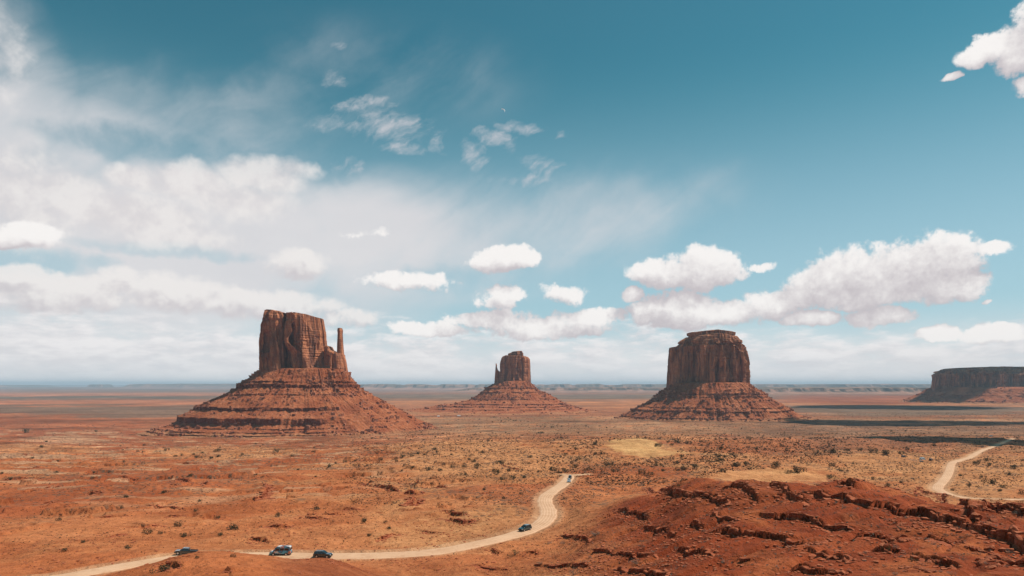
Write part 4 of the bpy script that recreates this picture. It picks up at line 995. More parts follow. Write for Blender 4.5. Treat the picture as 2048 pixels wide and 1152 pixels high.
# shrubs placed where the photo shows them: px, py of the foot, width in px
JUN = [(1062+0, 0, 0)]
crop6 = [(235, 135, 30), (128, 163, 28), (72, 182, 28), (168, 172, 22), (270, 282, 34), (436, 310, 34), (436, 255, 28), (492, 222, 32), (468, 204, 26), (530, 255, 42), (612, 140, 22), (565, 158, 26), (645, 300, 50), (700, 232, 50), (735, 280, 40), (700, 338, 36),
         (774, 336, 36), (842, 326, 40), (948, 288, 24), (975, 212, 20), (1030, 276, 36), (1130, 286, 36), (1203, 258, 38), (1288, 274, 32), (1225, 204, 28), (1198, 134, 26), (1334, 98, 34), (1338, 166, 30), (1375, 166, 30), (1410, 248, 60), (1455, 286, 36), (1545, 242, 24),
         (1665, 300, 50), (1700, 312, 46), (1752, 246, 40), (1790, 280, 30), (1775, 112, 44), (1860, 106, 26), (1905, 92, 36), (1962, 92, 30), (1918, 186, 32), (1935, 272, 50), (2008, 256, 44), (1890, 230, 32), (1905, 386, 24), (1828, 86, 20), (240, 50, 16), (598, 78, 22), (526, 64, 14),
         (964, 24, 22), (1078, 292, 20), (578, 410, 26), (832, 440, 22), (710, 468, 24), (1122, 472, 26), (355, 256, 24), (355, 172, 24), (20, 190, 30), (890, 188, 26), (200, 275, 40)]
pts = [(800 + X / 3.413, 860 + Y / 3.413, w_ / 3.413) for X, Y, w_ in crop6]
crop7 = [(105, 200, 46), (120, 170, 34), (160, 172, 24), (192, 158, 22), (216, 158, 22), (134, 262, 30), (235, 232, 44), (293, 214, 28), (478, 232, 52), (570, 272, 36), (622, 270, 66), (845, 232, 36), (815, 308, 44), (1088, 308, 24), (1190, 356, 34), (1275, 334, 22), (1645, 250, 70), (1845, 338, 56), (1908, 364, 34),
         (1757, 218, 34), (1806, 196, 34), (1985, 244, 40), (2030, 406, 40), (1598, 384, 28), (1170, 152, 50), (1265, 152, 30), (828, 144, 46), (928, 134, 26), (740, 148, 26), (1000, 132, 30), (1080, 140, 40), (1302, 126, 26), (1475, 100, 24), (410, 125, 20), (548, 124, 24), (300, 60, 30), (222, 64, 20), (352, 122, 26), (122, 120, 34),
         (1833, 222, 30), (1950, 280, 30), (1700, 350, 26), (1780, 300, 30), (1650, 290, 28), (1890, 386, 30)]
pts += [(1400 + X / 3.16, 860 + Y / 3.16, w_ / 3.16) for X, Y, w_ in crop7]
crop5 = [(566, 490, 40), (640, 492, 24), (542, 448, 22), (784, 506, 40), (460, 575, 44), (1062, 466, 56), (196, 540, 26), (92, 592, 26), (986, 402, 28), (860, 358, 24), (1553, 350, 36), (1424, 38, 24), (1332, 14, 28), (856, 46, 20), (980, 40, 22), (940, 50, 18), (1928, 64, 30), (2020, 56, 30), (1732, 72, 22), (1788, 66, 20), (1670, 80, 16),
         (1640, 98, 30), (408, 346, 28), (440, 278, 22), (52, 412, 28), (760, 446, 40), (1000, 500, 30), (1080, 626, 30), (400, 705, 44), (664, 710, 66), (862, 635, 24), (1870, 505, 32), (1980, 460, 28), (1958, 426, 20), (1548, 16, 24), (1335, 386, 30), (1836, 418, 36), (880, 300, 24), (660, 250, 20)]
pts += [(100 + X / 2.926, 900 + Y / 2.926, w_ / 2.926) for X, Y, w_ in crop5]
crop8 = [(1306, 632, 30), (1700, 648, 36), (1730, 634, 26), (1523, 666, 26), (1428, 674, 22), (1386, 684, 26), (1548, 690, 22), (1660, 696, 22), (1716, 684, 22), (1590, 656, 24), (370, 568, 26), (336, 610, 34), (196, 495, 44), (455, 722, 28), (752, 488, 24), (1295, 968, 34), (990, 1002, 34), (2010, 585, 24), (1906, 668, 24)]
pts += [(X / 3.938, 740 + Y / 3.938, w_ / 3.938) for X, Y, w_ in crop8]
crop2 = [(830, 798, 12), (855, 795, 22), (890, 792, 12), (925, 800, 16), (1000, 800, 16), (1025, 815, 20), (1060, 830, 20), (935, 835, 20), (975, 838, 14), (960, 845, 12), (1010, 830, 14), (1085, 828, 18), (1130, 835, 14), (1170, 830, 10), (1212, 836, 12), (1545, 775, 10), (1720, 755, 10), (1385, 890, 18), (1450, 898, 30), (1550, 890, 20), (1795, 885, 24), (1940, 885, 16), (1340, 888, 12), (1210, 875, 14), (840, 845, 20), (710, 815, 14), (640, 775, 12), (580, 780, 14), (1500, 880, 16), (1300, 880, 14)]
pts += [(820 + X / 5.12, 680 + Y / 5.12, w_ / 5.12) for X, Y, w_ in crop2]
def where_label(px, py):
    if py > 1085: return 'on the orange mound below the road' if px < 1000 else 'on the bare slope below the road bend'
    if px > 1860 and py > 915: return 'on the ochre sand beside the right hand road'
    if px > 1700 and py > 900: return 'on the sandy flat left of the right hand road'
    if 1450 < px <= 1700 and py > 925: return 'on the yellow sand patch behind the red ridge'
    if 1220 < px < 1480 and py < 925: return 'around the bare yellow dune'
    if 1090 < px <= 1480 and py >= 925: return 'on the sandy ground right of the far road bend'
    if 850 < px <= 1180 and py >= 900: return 'on the ochre slope above the winding road'
    if py < 862: return 'in the far scrub flat before the buttes'
    if px < 520 and py < 940: return 'on the left flat under the terraced slope'
    if px < 850 and py >= 1040: return 'on the orange flat just above the lower road'
    if px < 850: return 'on the open ground left of the winding road'
    return 'on the scrub plain below the broad butte'
def size_label(s): return ('big' if s > 5.5 else 'medium' if s > 3.2 else 'small')
LOCS = {}
placed = 0
def add_bush(px, py, wpx, kind='juniper', ymin=None):
    global placed
    ym = ymin or (160 if py < 1112 and not (px > 1180 and py > 975) else 85)
    x, y = unproject(px, py, Z, ym)
    if near_any_road(x, y, 1.0 + wpx * y / F / 2): return None
    s = wpx * y / F / 1.75
    wl = where_label(px, py); sl = size_label(s * 1.75)
    lab = '%s rounded dark brown-green bush %s' % (sl, wl)
    o = shrub('juniper_bush', kind, rng.randrange(5 if kind != 'greasewood' else 3), x, y, s, lab, 'bush', 'dark bushes ' + wl)
    LOCS.setdefault(lab, []).append(o); placed += 1; return o
for px, py, wp in pts: add_bush(px, py, wp * 1.05)
# more of them, where the photo is spotted with bushes
n = 0
while n < 105:
    px = rng.uniform(0, 2048); py = rng.choice([rng.uniform(846, 960), rng.uniform(850, 905)])
    if px > 1330 and py > 955: continue
    if px < 700 and py < 890: continue
    if ((px - 1280) / 80) ** 2 + ((py - 895) / 20) ** 2 < 1 or ((px - 1545) / 125) ** 2 + ((py - 955) / 20) ** 2 < 1: continue
    if add_bush(px, py, np.interp(py, [845, 960], [3.0, 8.5]) * rng.uniform(.6, 1.25)): n += 1

# grey sagebrush tufts and boulders on the red foreground slope
crop9 = [(155, 325, 50), (212, 340, 44), (150, 398, 44), (205, 490, 46), (160, 640, 44), (210, 612, 40), (110, 835, 34), (368, 876, 38), (240, 856, 24), (620, 845, 70), (705, 830, 60), (725, 915, 60), (862, 965, 60), (992, 740, 70), (1132, 815, 50), (1120, 535, 90), (1690, 505, 56), (1905, 880, 80), (1940, 465, 70), (1250, 855, 34), (1110, 885, 36), (1278, 925, 34), (580, 1022, 40), (748, 1024, 36), (1020, 1052, 34), (1170, 1080, 50), (1120, 1078, 44), (1280, 1110, 60),
         (490, 770, 30), (565, 745, 34), (745, 635, 60), (548, 585, 34), (620, 485, 50), (570, 440, 40), (275, 410, 40), (330, 380, 50), (680, 450, 44), (1245, 695, 60), (1470, 700, 50), (1700, 735, 50), (1640, 560, 30), (1560, 890, 56), (1465, 892, 30), (1410, 920, 30), (1680, 855, 44), (1660, 1000, 50), (1870, 1030, 50), (440, 925, 30), (430, 1025, 26), (690, 1110, 60), (1590, 430, 44), (460, 1110, 30), (45, 355, 40), (50, 460, 30), (70, 575, 40), (195, 1055, 40), (770, 1075, 28), (1380, 720, 40), (440, 600, 36), (1000, 525, 30), (1345, 615, 40)]
sp = [(1660 + X / 5.278, 940 + Y / 5.278, w_ / 5.278) for X, Y, w_ in crop9]
crop10 = [(440, 820, 50), (1310, 815, 70), (50, 540, 60), (115, 640, 24), (1095, 505, 50), (1420, 560, 36), (1435, 600, 30), (1690, 605, 28), (1885, 620, 36), (1940, 385, 40), (1660, 380, 30), (1715, 280, 40), (1570, 285, 28), (1590, 450, 28), (1805, 475, 24), (1710, 762, 24), (1330, 695, 30), (1380, 665, 28), (635, 895, 26), (490, 600, 30), (530, 655, 34), (570, 610, 20), (650, 535, 24), (740, 165, 24), (1010, 230, 22), (1110, 170, 22), (800, 205, 24), (1365, 290, 34), (1390, 45, 30), (450, 272, 20), (1505, 455, 26), (1145, 440, 20), (840, 660, 26), (1025, 670, 20), (1580, 830, 26), (850, 865, 26), (465, 932, 26), (620, 700, 40), (1300, 362, 26), (550, 350, 36), (350, 325, 36), (1970, 525, 26), (1730, 190, 24), (1920, 200, 26), (1970, 230, 20)]
sp += [(1180 + X / 4.876, 960 + Y / 4.876, w_ / 4.876) for X, Y, w_ in crop10]
sp += [(1148, 1150, 20), (1082, 1068 + 60, 10), (1097, 1088, 10), (1127, 1088, 10), (1190, 1072, 14), (1030, 1110, 14), (1270, 1126, 14)]
for px, py, wp in sp:
    x, y = unproject(px, py, Z, 78)
    s = wp * y / F / 1.6
    big = wp > 11
    kind = 'greasewood' if (px, wp > 11) and big and rng.random() < .3 else 'sagebrush'
    part = 'upper' if py < 1010 else 'middle' if py < 1075 else 'lower'
    side = 'right' if px > 1750 else 'left' if px < 1450 else 'middle'
    wl = '%s %s part of the red ledge slope' % (part, side) if px > 1200 else 'bare ground below the road bend'
    if kind == 'greasewood':
        lab = '%s olive green desert bush on the %s' % ('large' if wp > 14 else 'medium', wl); nm = 'greasewood_bush'
    else:
        lab = '%s pale grey sagebrush tuft on the %s' % ('large' if wp > 10 else 'small', wl); nm = 'sagebrush'
    o = shrub(nm, kind, rng.randrange(3), x, y, s, lab, 'bush', ('olive bushes on the ' if kind == 'greasewood' else 'grey sagebrush on the ') + wl)
for k in range(90):
    x = rng.uniform(15, 105); y = rng.uniform(86, 160)
    px = 1024 + F * x / y; py = HOR + F * (CAMZ - gz(x, y)) / y
    if px > 2040 or px < 1180 or py > 1150: continue
    part = 'upper' if py < 1010 else 'middle' if py < 1075 else 'lower'; side = 'right' if px > 1750 else 'left' if px < 1450 else 'middle'
    wl = '%s %s part of the red ledge slope' % (part, side)
    shrub('sagebrush', 'sagebrush', rng.randrange(5), x, y, rng.uniform(.25, .5), 'small pale grey sagebrush tuft on the ' + wl, 'bush', 'grey sagebrush on the ' + wl)

def boulder(x, y, s, name='boulder', sink=.25):
    o = bpy.data.objects.new(name, ROCKS[rng.randrange(8)]); COL.objects.link(o)
    o.location = (x, y, gz(x, y) + s * (.45 - sink)); o.rotation_euler = (rng.uniform(-.3, .3), rng.uniform(-.3, .3), rng.uniform(0, 6.28))
    o.scale = (s, s * rng.uniform(.6, 1.0), s * rng.uniform(.6, 1.1))
    px = 1024 + F * x / y; py = HOR + F * (CAMZ - o.location.z) / y
    part = 'upper' if py < 1010 else 'middle' if py < 1075 else 'lower'; side = 'right' if px > 1750 else 'left' if px < 1450 else 'middle'
    wl = '%s %s part of the red slope' % (part, side) if px > 1180 and y < 240 else 'open ground left of the road' if px < 1000 else 'ground around the road bend'
    sz = 'large' if s > .95 else 'medium' if s > .6 else 'small'
    tag(o, '%s angular red sandstone block on the %s' % (sz, wl), 'boulder', 'sandstone blocks on the ' + wl); return o
CL = [(1689, 968, 22, 7, 16, 1.0), (1840, 985, 40, 5, 16, 1.0), (1800, 1048, 45, 18, 42, .6), (1845, 1050, 40, 16, 22, .6), (1790, 1082, 22, 7, 16, .9), (1960, 1100, 28, 20, 22, .85), (1995, 1125, 34, 12, 16, 1.0), (2010, 1020, 40, 14, 18, .9), (1945, 1035, 20, 8, 8, 1.1), (2034, 1062, 8, 5, 2, 1.8), (1985, 1046, 12, 5, 4, 1.2),
      (1235, 1030, 40, 22, 34, .55), (1690, 1122, 30, 8, 12, 1.0), (1850, 1140, 30, 8, 10, 1.0), (1910, 1090, 20, 10, 10, .7), (1975, 1016, 30, 6, 12, 1.1), (1630, 1090, 30, 8, 10, .7), (1870, 1122, 30, 10, 10, .8), (1500, 998, 26, 10, 12, .8), (1300, 1150, 60, 8, 8, .5), (1680, 1145, 30, 6, 8, 1.0), (985, 1140, 60, 12, 10, .5)]
for px, py, sx, sy, cnt, ms_ in CL:
    for k in range(cnt):
        qx, qy = px + rng.gauss(0, .5) * sx, py + rng.gauss(0, .5) * sy
        x, y = unproject(qx, qy, Z, 78)
        if y > 240: continue
        boulder(x, y, ms_ * rng.uniform(.28, .8))
# blocks broken from the ledges: the largest as single stones, small ones as scree
scree = []
for w, A in ledge_pts:
    for k in range(int(len(w) * 1.2)):
        i = rng.randrange(len(w)); a = math.atan2(*(w[min(i + 1, len(w) - 1)] - w[i - 1])[::-1]) if i > 0 else -1
        off = -abs(rng.gauss(0, 2.6)) - .3; x = w[i][0] - math.sin(a) * off * 1; y = w[i][1] + math.cos(a) * off
        scree.append((x, y, rng.uniform(.12, .34)))
for w, A in ledge_pts:
    if A < .6: continue
    far_ = w[:, 1].mean() > 230
    for k in range(int(len(w) * 1.8)):
        i = rng.randrange(1, len(w)); a = math.atan2(w[i][1] - w[i - 1][1], w[i][0] - w[i - 1][0]); off = rng.gauss(-.5, .8) - (rng.random() < .4) * rng.uniform(0, 2.5)
        scree.append((w[i][0] - math.sin(a) * off, w[i][1] + math.cos(a) * off, rng.uniform(.16, .55) * A * (1.3 if far_ else .8)))
for k in range(7200):
    x = rng.uniform(-10, 115); y = rng.uniform(84, 175)
    if x / y < .05: continue
    if pn2(np.array([x / 14.]), np.array([y / 14.]), 77)[0] + rng.uniform(-.3, .3) < .0: continue
    scree.append((x, y, .07 + .36 * rng.random() ** 3))
for k in range(4200):
    px = rng.uniform(0, 1450); py = rng.uniform(945, 1150); x, y = unproject(px, py, Z, 100)
    if pn2(np.array([x / 30.]), np.array([y / 24.]), 78)[0] + rng.uniform(-.25, .25) < .05 or near_any_road(x, y, .5): continue
    scree.append((x, y, rng.uniform(.10, .42)))
def scatter_mesh(name, pts_, tmplV, tmplF, mat, label, jitter=.35, tilt=.4, sink=.15):
    P_ = np.array(pts_); n = len(P_); z = sample(Z, P_[:, 0], P_[:, 1]); s = P_[:, 2]
    nt = len(tmplV); k = nr.randint(0, nt, n); out = []; fo = []; base = 0
    for t in range(nt):
        m_ = k == t; c_ = m_.sum()
        if c_ == 0: continue
        a = nr.rand(c_) * 6.28; V0 = tmplV[t]; nv = len(V0)
        sc = s[m_][:, None, None] * (1 + (nr.rand(c_, 1, 3) - .5) * jitter)
        v = V0[None] * sc; x = v[..., 0] * np.cos(a)[:, None] - v[..., 1] * np.sin(a)[:, None]; y = v[..., 0] * np.sin(a)[:, None] + v[..., 1] * np.cos(a)[:, None]
        v = np.stack([x + P_[m_, 0][:, None], y + P_[m_, 1][:, None], v[..., 2] + (z[m_] - sink * s[m_])[:, None]], -1)
        out.append(v.reshape(-1, 3)); fo.append((tmplF[t][None] + (np.arange(c_) * nv)[:, None, None]).reshape(-1, tmplF[t].shape[1]) + base); base += c_ * nv
    o = new_mesh(name, np.concatenate(out), np.concatenate(fo), mat, False)
    return tag(o, label, kind='stuff')
cb = np.array([[-1, -1, -1], [1, -1, -1], [1, 1, -1], [-1, 1, -1], [-1, -1, 1], [1, -1, 1], [1, 1, 1], [-1, 1, 1]], float)
cf = np.array([[0, 3, 2, 1], [4, 5, 6, 7], [0, 1, 5, 4], [1, 2, 6, 5], [2, 3, 7, 6], [3, 0, 4, 7]])
RT = [cb * np.random.RandomState(40 + k).uniform(.55, 1.15, (8, 3)) * [1, .8, .6] for k in range(6)]
o = scatter_mesh('scree', scree, RT, [cf] * 6, M_ROCK, 'small loose red stones strewn over the slopes')
o['category'] = 'stones'
# low dry tufts, uncountable
tufts = []
def tuft_px(n, x0, x1, y0, y1, w0, w1, thr=-.1, seed=80, mask=None):
    c_ = 0
    while c_ < n:
        m_ = 4000
        px = nr.uniform(x0, x1, m_); py = nr.uniform(y0, y1, m_)
        for a, b_ in zip(px, py):
            if mask and not mask(a, b_): continue
            x, y = unproject(a, b_, Z, 160)
            tufts.append((x, y, nr.uniform(w0, w1) * y / F / 2)); c_ += 1
            if c_ >= n: return
def nospur(a, b_): return not (a > 1180 and b_ > np.interp(a, [1180, 1300, 1400, 1600, 1830, 2048], [1000, 975, 955, 968, 985, 1010])) and not (((a - 1280) / 80) ** 2 + ((b_ - 896) / 18) ** 2 < 1) and not (((a - 1545) / 120) ** 2 + ((b_ - 956) / 18) ** 2 < 1)
tuft_px(8000, 0, 2048, 848, 960, 1.5, 3.8, mask=nospur)
tuft_px(13500, 700, 2048, 866, 1010, 1.8, 5.0, mask=nospur)
tuft_px(6000, 700, 2048, 826, 862, 1.2, 2.6, mask=nospur)
tuft_px(4500, 0, 1400, 950, 1110, 1.6, 4.8, mask=nospur)
tuft_px(2600, 1100, 1700, 875, 970, 3, 7, mask=nospur)
T2 = np.array(tufts); keep = np.ones(len(T2), bool)
for w, zr, hw in roads:
    ws = w[::3]
    for i in range(0, len(T2), 2000):
        dd = np.hypot(T2[i:i + 2000, 0:1] - ws[:, 0][None], T2[i:i + 2000, 1:2] - ws[:, 1][None]).min(1); keep[i:i + 2000] &= dd > hw + 1.2
keep &= (pn2(T2[:, 0] / 60, T2[:, 1] / 60, 83) + nr.uniform(-.45, .45, len(T2))) > -.22
T2 = T2[keep]
TT = []; TFc = []
for k in range(6):
    v_, f_ = shrub_arrays(600 + k, 16, .30, .55, 3); TT.append(v_); TFc.append(f_)
h = len(T2) // 2
o = scatter_mesh('ground_cover', T2[:h], TT, TFc, leaf_mat('scrub_leaf', (.10, .065, .045), (.19, .135, .095)), 'low grey desert scrub covering the sandy ground'); o['category'] = 'scrub'
M_DRY = leaf_mat('dry_brush', (.065, .036, .022), (.14, .08, .045))
o = scatter_mesh('dry_grass', T2[h:], TT, TFc, M_DRY, 'low brown dry brush covering the sandy ground'); o['category'] = 'scrub'
sm = []
for k in range(2600):
    x = rng.uniform(5, 110); y = rng.uniform(85, 185)
    if x / y < .03: continue
    sm.append((x, y, rng.uniform(.10, .26)))
o = scatter_mesh('dry_grass', sm, TT, TFc, M_SAGE, 'tiny grey tufts dotted over the red slope'); o['category'] = 'scrub'

# ------------------------------------------------------------------ vehicles
M_GLASS = simple_mat('tinted_glass', (.012, .02, .024), .08, spec=.9, vary=.1)
M_TYRE = simple_mat('rubber', (.02, .018, .016), .85); M_RIM = simple_mat('rim_metal', (.55, .55, .56), .35, .7)
M_LAMP = simple_mat('lamp_lens', (.75, .78, .8), .12, spec=.9); M_TAIL = simple_mat('tail_lens', (.35, .02, .02), .2, spec=.8)
M_TRIM = simple_mat('black_trim', (.022, .022, .024), .5); M_CHR = simple_mat('chrome', (.7, .72, .74), .2, .9)
def paint(name, col): return simple_mat(name, col, .22, .25, .06, 1.0, .8, 1.0)
P_DARK = paint('dark_teal_paint', (.012, .035, .045)); P_BLACK = paint('black_blue_paint', (.010, .022, .032)); P_WHITE = paint('white_paint', (.78, .79, .8))
P_GREEN = paint('deep_teal_paint', (.02, .07, .08)); P_BLUE = paint('pale_blue_paint', (.30, .48, .58)); P_GREY = paint('charcoal_paint', (.05, .055, .06))
def wrap_mat():
    m, b, p = mat_new('printed_van_wrap'); g = b.n('ShaderNodeTexCoord').outputs['Object']
    n1 = b.noise(b.v('ADD', g, (3.3, 1, 2)), .75, 1.5); n2 = b.noise(b.v('ADD', g, (9.1, 4, 5)), .9, 1.5); n3 = b.noise(b.v('ADD', g, (1.7, 7, 8)), .8, 1.5)
    c1 = b.mix(b.ss(n1, .48, .52), (.03, .20, .30, 1), (.62, .64, .62, 1))
    c1 = b.mix(b.ss(n2, .55, .59), c1, (.62, .22, .13, 1)); c1 = b.mix(b.ss(n3, .57, .60), c1, (.65, .33, .32, 1)); c1 = b.mix(b.ss(n1, .40, .37), c1, (.10, .42, .55, 1))
    b.put(p.inputs['Base Color'], c1); p.inputs['Roughness'].default_value = .3; p.inputs['Coat Weight'].default_value = .6
    return m
P_WRAP = wrap_mat()
def prism(bm, prof, y0, y1, inset=0.0, zin=None):
    """side outline (x, z) pushed across from y0 to y1; points above zin pulled in by inset"""
    a = []; b_ = []
    for x, z in prof:
        k = inset * (0 if zin is None else max(0, (z - zin[0]) / (zin[1] - zin[0]))) if zin else 0
        a.append(bm.verts.new((x, y0 + k, z))); b_.append(bm.verts.new((x, y1 - k, z)))
    bm.faces.new(a); bm.faces.new(b_[::-1]); n = len(prof)
    for i in range(n): bm.faces.new((a[(i + 1) % n], a[i], b_[i], b_[(i + 1) % n]))
def bm_part(name, fn, mat, parent, bevel=0.0, smooth=False):
    bm = bmesh.new(); fn(bm); bmesh.ops.recalc_face_normals(bm, faces=bm.faces)
    if bevel: bmesh.ops.bevel(bm, geom=list(bm.edges), offset=bevel, segments=2, affect='EDGES', clamp_overlap=True)
    me = bpy.data.meshes.new(name); bm.to_mesh(me); bm.free(); me.materials.append(mat)
    if smooth: me.polygons.foreach_set('use_smooth', [True] * len(me.polygons))
    o = bpy.data.objects.new(name, me); COL.objects.link(o); o.parent = parent; return o
def cyl(bm, c_, r, w, seg=20):
    m_ = Matrix.Translation(c_) @ Matrix.Rotation(math.pi / 2, 4, 'X'); bmesh.ops.create_cone(bm, cap_ends=True, segments=seg, radius1=r, radius2=r, depth=w, matrix=m_)
def boxb(bm, c_, s): bmesh.ops.create_cube(bm, size=1, matrix=Matrix.Translation(c_) @ Matrix.Diagonal((*s, 1)))
SPECS = {  # lower profile, cabin profile, side windows (list of quads x,z), wheel x, wheel radius, half width, cabin z range
 'suv': dict(low=[(-2.3, .42), (-2.38, .62), (-2.36, 1.0), (-2.2, 1.08), (.95, 1.10), (1.9, 1.02), (2.25, .88), (2.36, .62), (2.3, .4)],
   cab=[(-2.28, 1.06), (-2.05, 1.62), (-1.85, 1.74), (-.1, 1.76), (.25, 1.68), (1.05, 1.06)], win=[[(-1.98, 1.14), (-1.85, 1.60), (-1.15, 1.62), (-1.15, 1.14)], [(-1.05, 1.14), (-1.05, 1.62), (-.2, 1.63), (-.2, 1.14)], [(-.1, 1.14), (-.1, 1.63), (.15, 1.60), (.75, 1.14)]],
   wx=(-1.4, 1.42), wr=.38, hw=.94, zc=(1.06, 1.76), front=((.98, 1.12), (.27, 1.66)), rear=((-2.25, 1.16), (-2.06, 1.58))),
 'pickup': dict(low=[(-2.8, .5), (-2.85, .7), (-2.82, 1.12), (-.75, 1.14), (.9, 1.14), (2.3, 1.06), (2.72, .95), (2.8, .68), (2.75, .45)],
   cab=[(-.85, 1.12), (-.72, 1.68), (-.55, 1.80), (.55, 1.82), (.85, 1.72), (1.5, 1.12)], win=[[(-.62, 1.2), (-.55, 1.66), (.15, 1.68), (.15, 1.2)], [(.25, 1.2), (.25, 1.68), (.75, 1.64), (1.2, 1.2)]],
   wx=(-1.75, 1.85), wr=.42, hw=.98, zc=(1.12, 1.82), front=((1.42, 1.18), (.87, 1.70)), rear=((-.84, 1.2), (-.74, 1.64))),
 'van': dict(low=[(-2.75, .42), (-2.8, .7), (-2.78, 1.15), (1.75, 1.2), (2.45, 1.12), (2.72, .95), (2.8, .6), (2.7, .4)],
   cab=[(-2.76, 1.14), (-2.66, 2.25), (-2.5, 2.38), (.65, 2.40), (.95, 2.30), (1.95, 1.17)], win=[[(-2.4, 1.35), (-2.35, 1.95), (-1.2, 1.97), (-1.2, 1.35)], [(-1.1, 1.35), (-1.1, 1.97), (.0, 1.98), (.0, 1.35)], [(.15, 1.3), (.15, 1.95), (.95, 1.9), (1.45, 1.3)]],
   wx=(-1.65, 1.75), wr=.36, hw=1.02, zc=(1.14, 2.4), front=((1.88, 1.26), (1.0, 2.22)), rear=((-2.75, 1.4), (-2.68, 2.05)))}
def vehicle(name, kind, loc_px, heading, mat, label, cat, group=None, low_mat=None, ymin=160, side=0.0):
    sp_ = SPECS[kind]; x, y = unproject(*loc_px, BASE, ymin)
    best = None
    for w, zr, hw in roads[:2]:
        d = np.hypot(w[:, 0] - x, w[:, 1] - y); i = int(d.argmin())
        if best is None or d[i] < best[0]: best = (d[i], zr[i])
    z = best[1] + .05 if best[0] < 5.5 else gz(x, y)
    r = empty(name, (x, y, z), label, cat, group); r.rotation_euler = (0, 0, math.radians(heading)); hw = sp_['hw']
    body = bm_part('body', lambda bm: prism(bm, sp_['low'], -hw, hw), mat, r, .06)
    lower = bm_part('sill', lambda bm: boxb(bm, (0, 0, .38), (sp_['wx'][1] - sp_['wx'][0] - .7, hw * 2 - .02, .18)), M_TRIM, r)
    cab = bm_part('cabin', lambda bm: prism(bm, sp_['cab'], -hw + .04, hw - .04, .16, sp_['zc']), low_mat or mat, r, .04)
    z0, z1 = sp_['zc']
    for w_ in sp_['win']:
        for sg in (-1, 1):
            def fn(bm, w_=w_, sg=sg):
                vs = []
                for off in (-.03, .018):
                    vs.append([bm.verts.new((px_, sg * (hw - .04 - .16 * (pz - z0) / (z1 - z0) + off), pz)) for px_, pz in w_])
                n_ = len(w_)
                bm.faces.new(vs[0]); bm.faces.new(vs[1])
                for i in range(n_): bm.faces.new((vs[0][i], vs[0][(i + 1) % n_], vs[1][(i + 1) % n_], vs[1][i]))
            bm_part('side_window', fn, M_GLASS, r)
    for nm, (p0, p1), sg in (('windshield', sp_['front'], 1), ('rear_window', sp_['rear'], -1)):
        def fn(bm, p0=p0, p1=p1, sg=sg):
            vs = []
            for off in (-.03, .03):
                l = []
                for (px_, pz), yy in ((p0, -1), (p0, 1), (p1, 1), (p1, -1)):
                    l.append(bm.verts.new((px_ + sg * off, yy * (hw - .14 - .16 * (pz - z0) / (z1 - z0)), pz + off * .5)))
                vs.append(l)
            bm.faces.new(vs[0]); bm.faces.new(vs[1])
            for i in range(4): bm.faces.new((vs[0][i], vs[0][(i + 1) % 4], vs[1][(i + 1) % 4], vs[1][i]))
        bm_part(nm, fn, M_GLASS, r)
    fx = sp_['low'][-2][0]; rx = sp_['low'][1][0]
    for sg in (-1, 1):
        bm_part('headlight', lambda bm: boxb(bm, (fx - .10, sg * (hw - .24), .80), (.16, .34, .17)), M_LAMP, r, .02)
        bm_part('taillight', lambda bm: boxb(bm, (rx + .05, sg * (hw - .14), .90), (.14, .16, .28)), M_TAIL, r, .02)
        bm_part('wing_mirror', lambda bm: boxb(bm, (sp_['front'][0][0] - .35, sg * (hw + .10), z0 + .10), (.14, .2, .15)), M_TRIM, r, .02)
    bm_part('grille', lambda bm: boxb(bm, (fx - .02, 0, .74), (.10, hw * 1.1, .22)), M_TRIM, r)
    for nm, bx in (('front_bumper', fx - .02), ('rear_bumper', rx + .02)): bm_part(nm, lambda bm: boxb(bm, (bx, 0, .50), (.22, hw * 1.9, .20)), M_TRIM, r, .04)
    for wx in sp_['wx']:
        for sg in (-1, 1):
            wr = sp_['wr']
            bm_part('wheel_arch', lambda bm: cyl(bm, (wx, sg * (hw - .10), wr + .04), wr + .09, .22, 24), M_TRIM, r)
            t = bm_part('wheel', lambda bm: cyl(bm, (wx, sg * (hw - .09), wr), wr, .26, 24), M_TYRE, r, .03)
            bm_part('rim', lambda bm: cyl(bm, (wx, sg * (hw + .03), wr), wr * .62, .05, 16), M_RIM, t)
    if kind == 'pickup':
        bm_part('cargo_bed', lambda bm: [boxb(bm, (-1.85, 0, 1.155), (1.72, hw * 1.62, .03)), boxb(bm, (-1.85, hw - .07, 1.19), (1.9, .1, .10)), boxb(bm, (-1.85, -hw + .07, 1.19), (1.9, .1, .10)), boxb(bm, (-2.76, 0, 1.19), (.1, hw * 1.7, .10))], M_TRIM, r)
    if kind != 'pickup':
        for sg in (-1, 1): bm_part('roof_rail', lambda bm: boxb(bm, (-1.0, sg * (hw - .30), z1 + .05), (1.9, .05, .05)), M_TRIM, r)
    if kind == 'van': bm_part('roof_vent', lambda bm: boxb(bm, (-1.0, 0, z1 + .08), (.7, .6, .14)), paint('orange_vent', (.45, .12, .06)), r, .02)
    return r
vehicle('pickup_truck', 'pickup', (372, 1110), 186, P_BLACK, 'dark pickup truck half hidden by the orange mound at the lower left', 'pickup truck')
bpy.data.objects['pickup_truck'].rotation_euler = (0, math.radians(-5), math.radians(190))
vehicle('camper_van', 'van', (562, 1110), 181, P_WRAP, 'tall camper van with a colourful printed wrap and teal roof on the dirt road', 'van', low_mat=P_WRAP)
vehicle('sport_utility_vehicle', 'suv', (646, 1113), -5, P_DARK, 'dark green-black suv driving right behind the camper van', 'suv')
vehicle('sport_utility_vehicle', 'suv', (1050, 1061), 229, P_GREEN, 'dark teal suv coming down the road below the bend', 'suv')
vehicle('passenger_car', 'suv', (1138, 964.5), 262, P_WHITE, 'white car leading the pair at the far road corner', 'car')
vehicle('passenger_car', 'suv', (1140, 957), 262, P_GREY, 'grey car following close behind the white car at the far road corner', 'car')
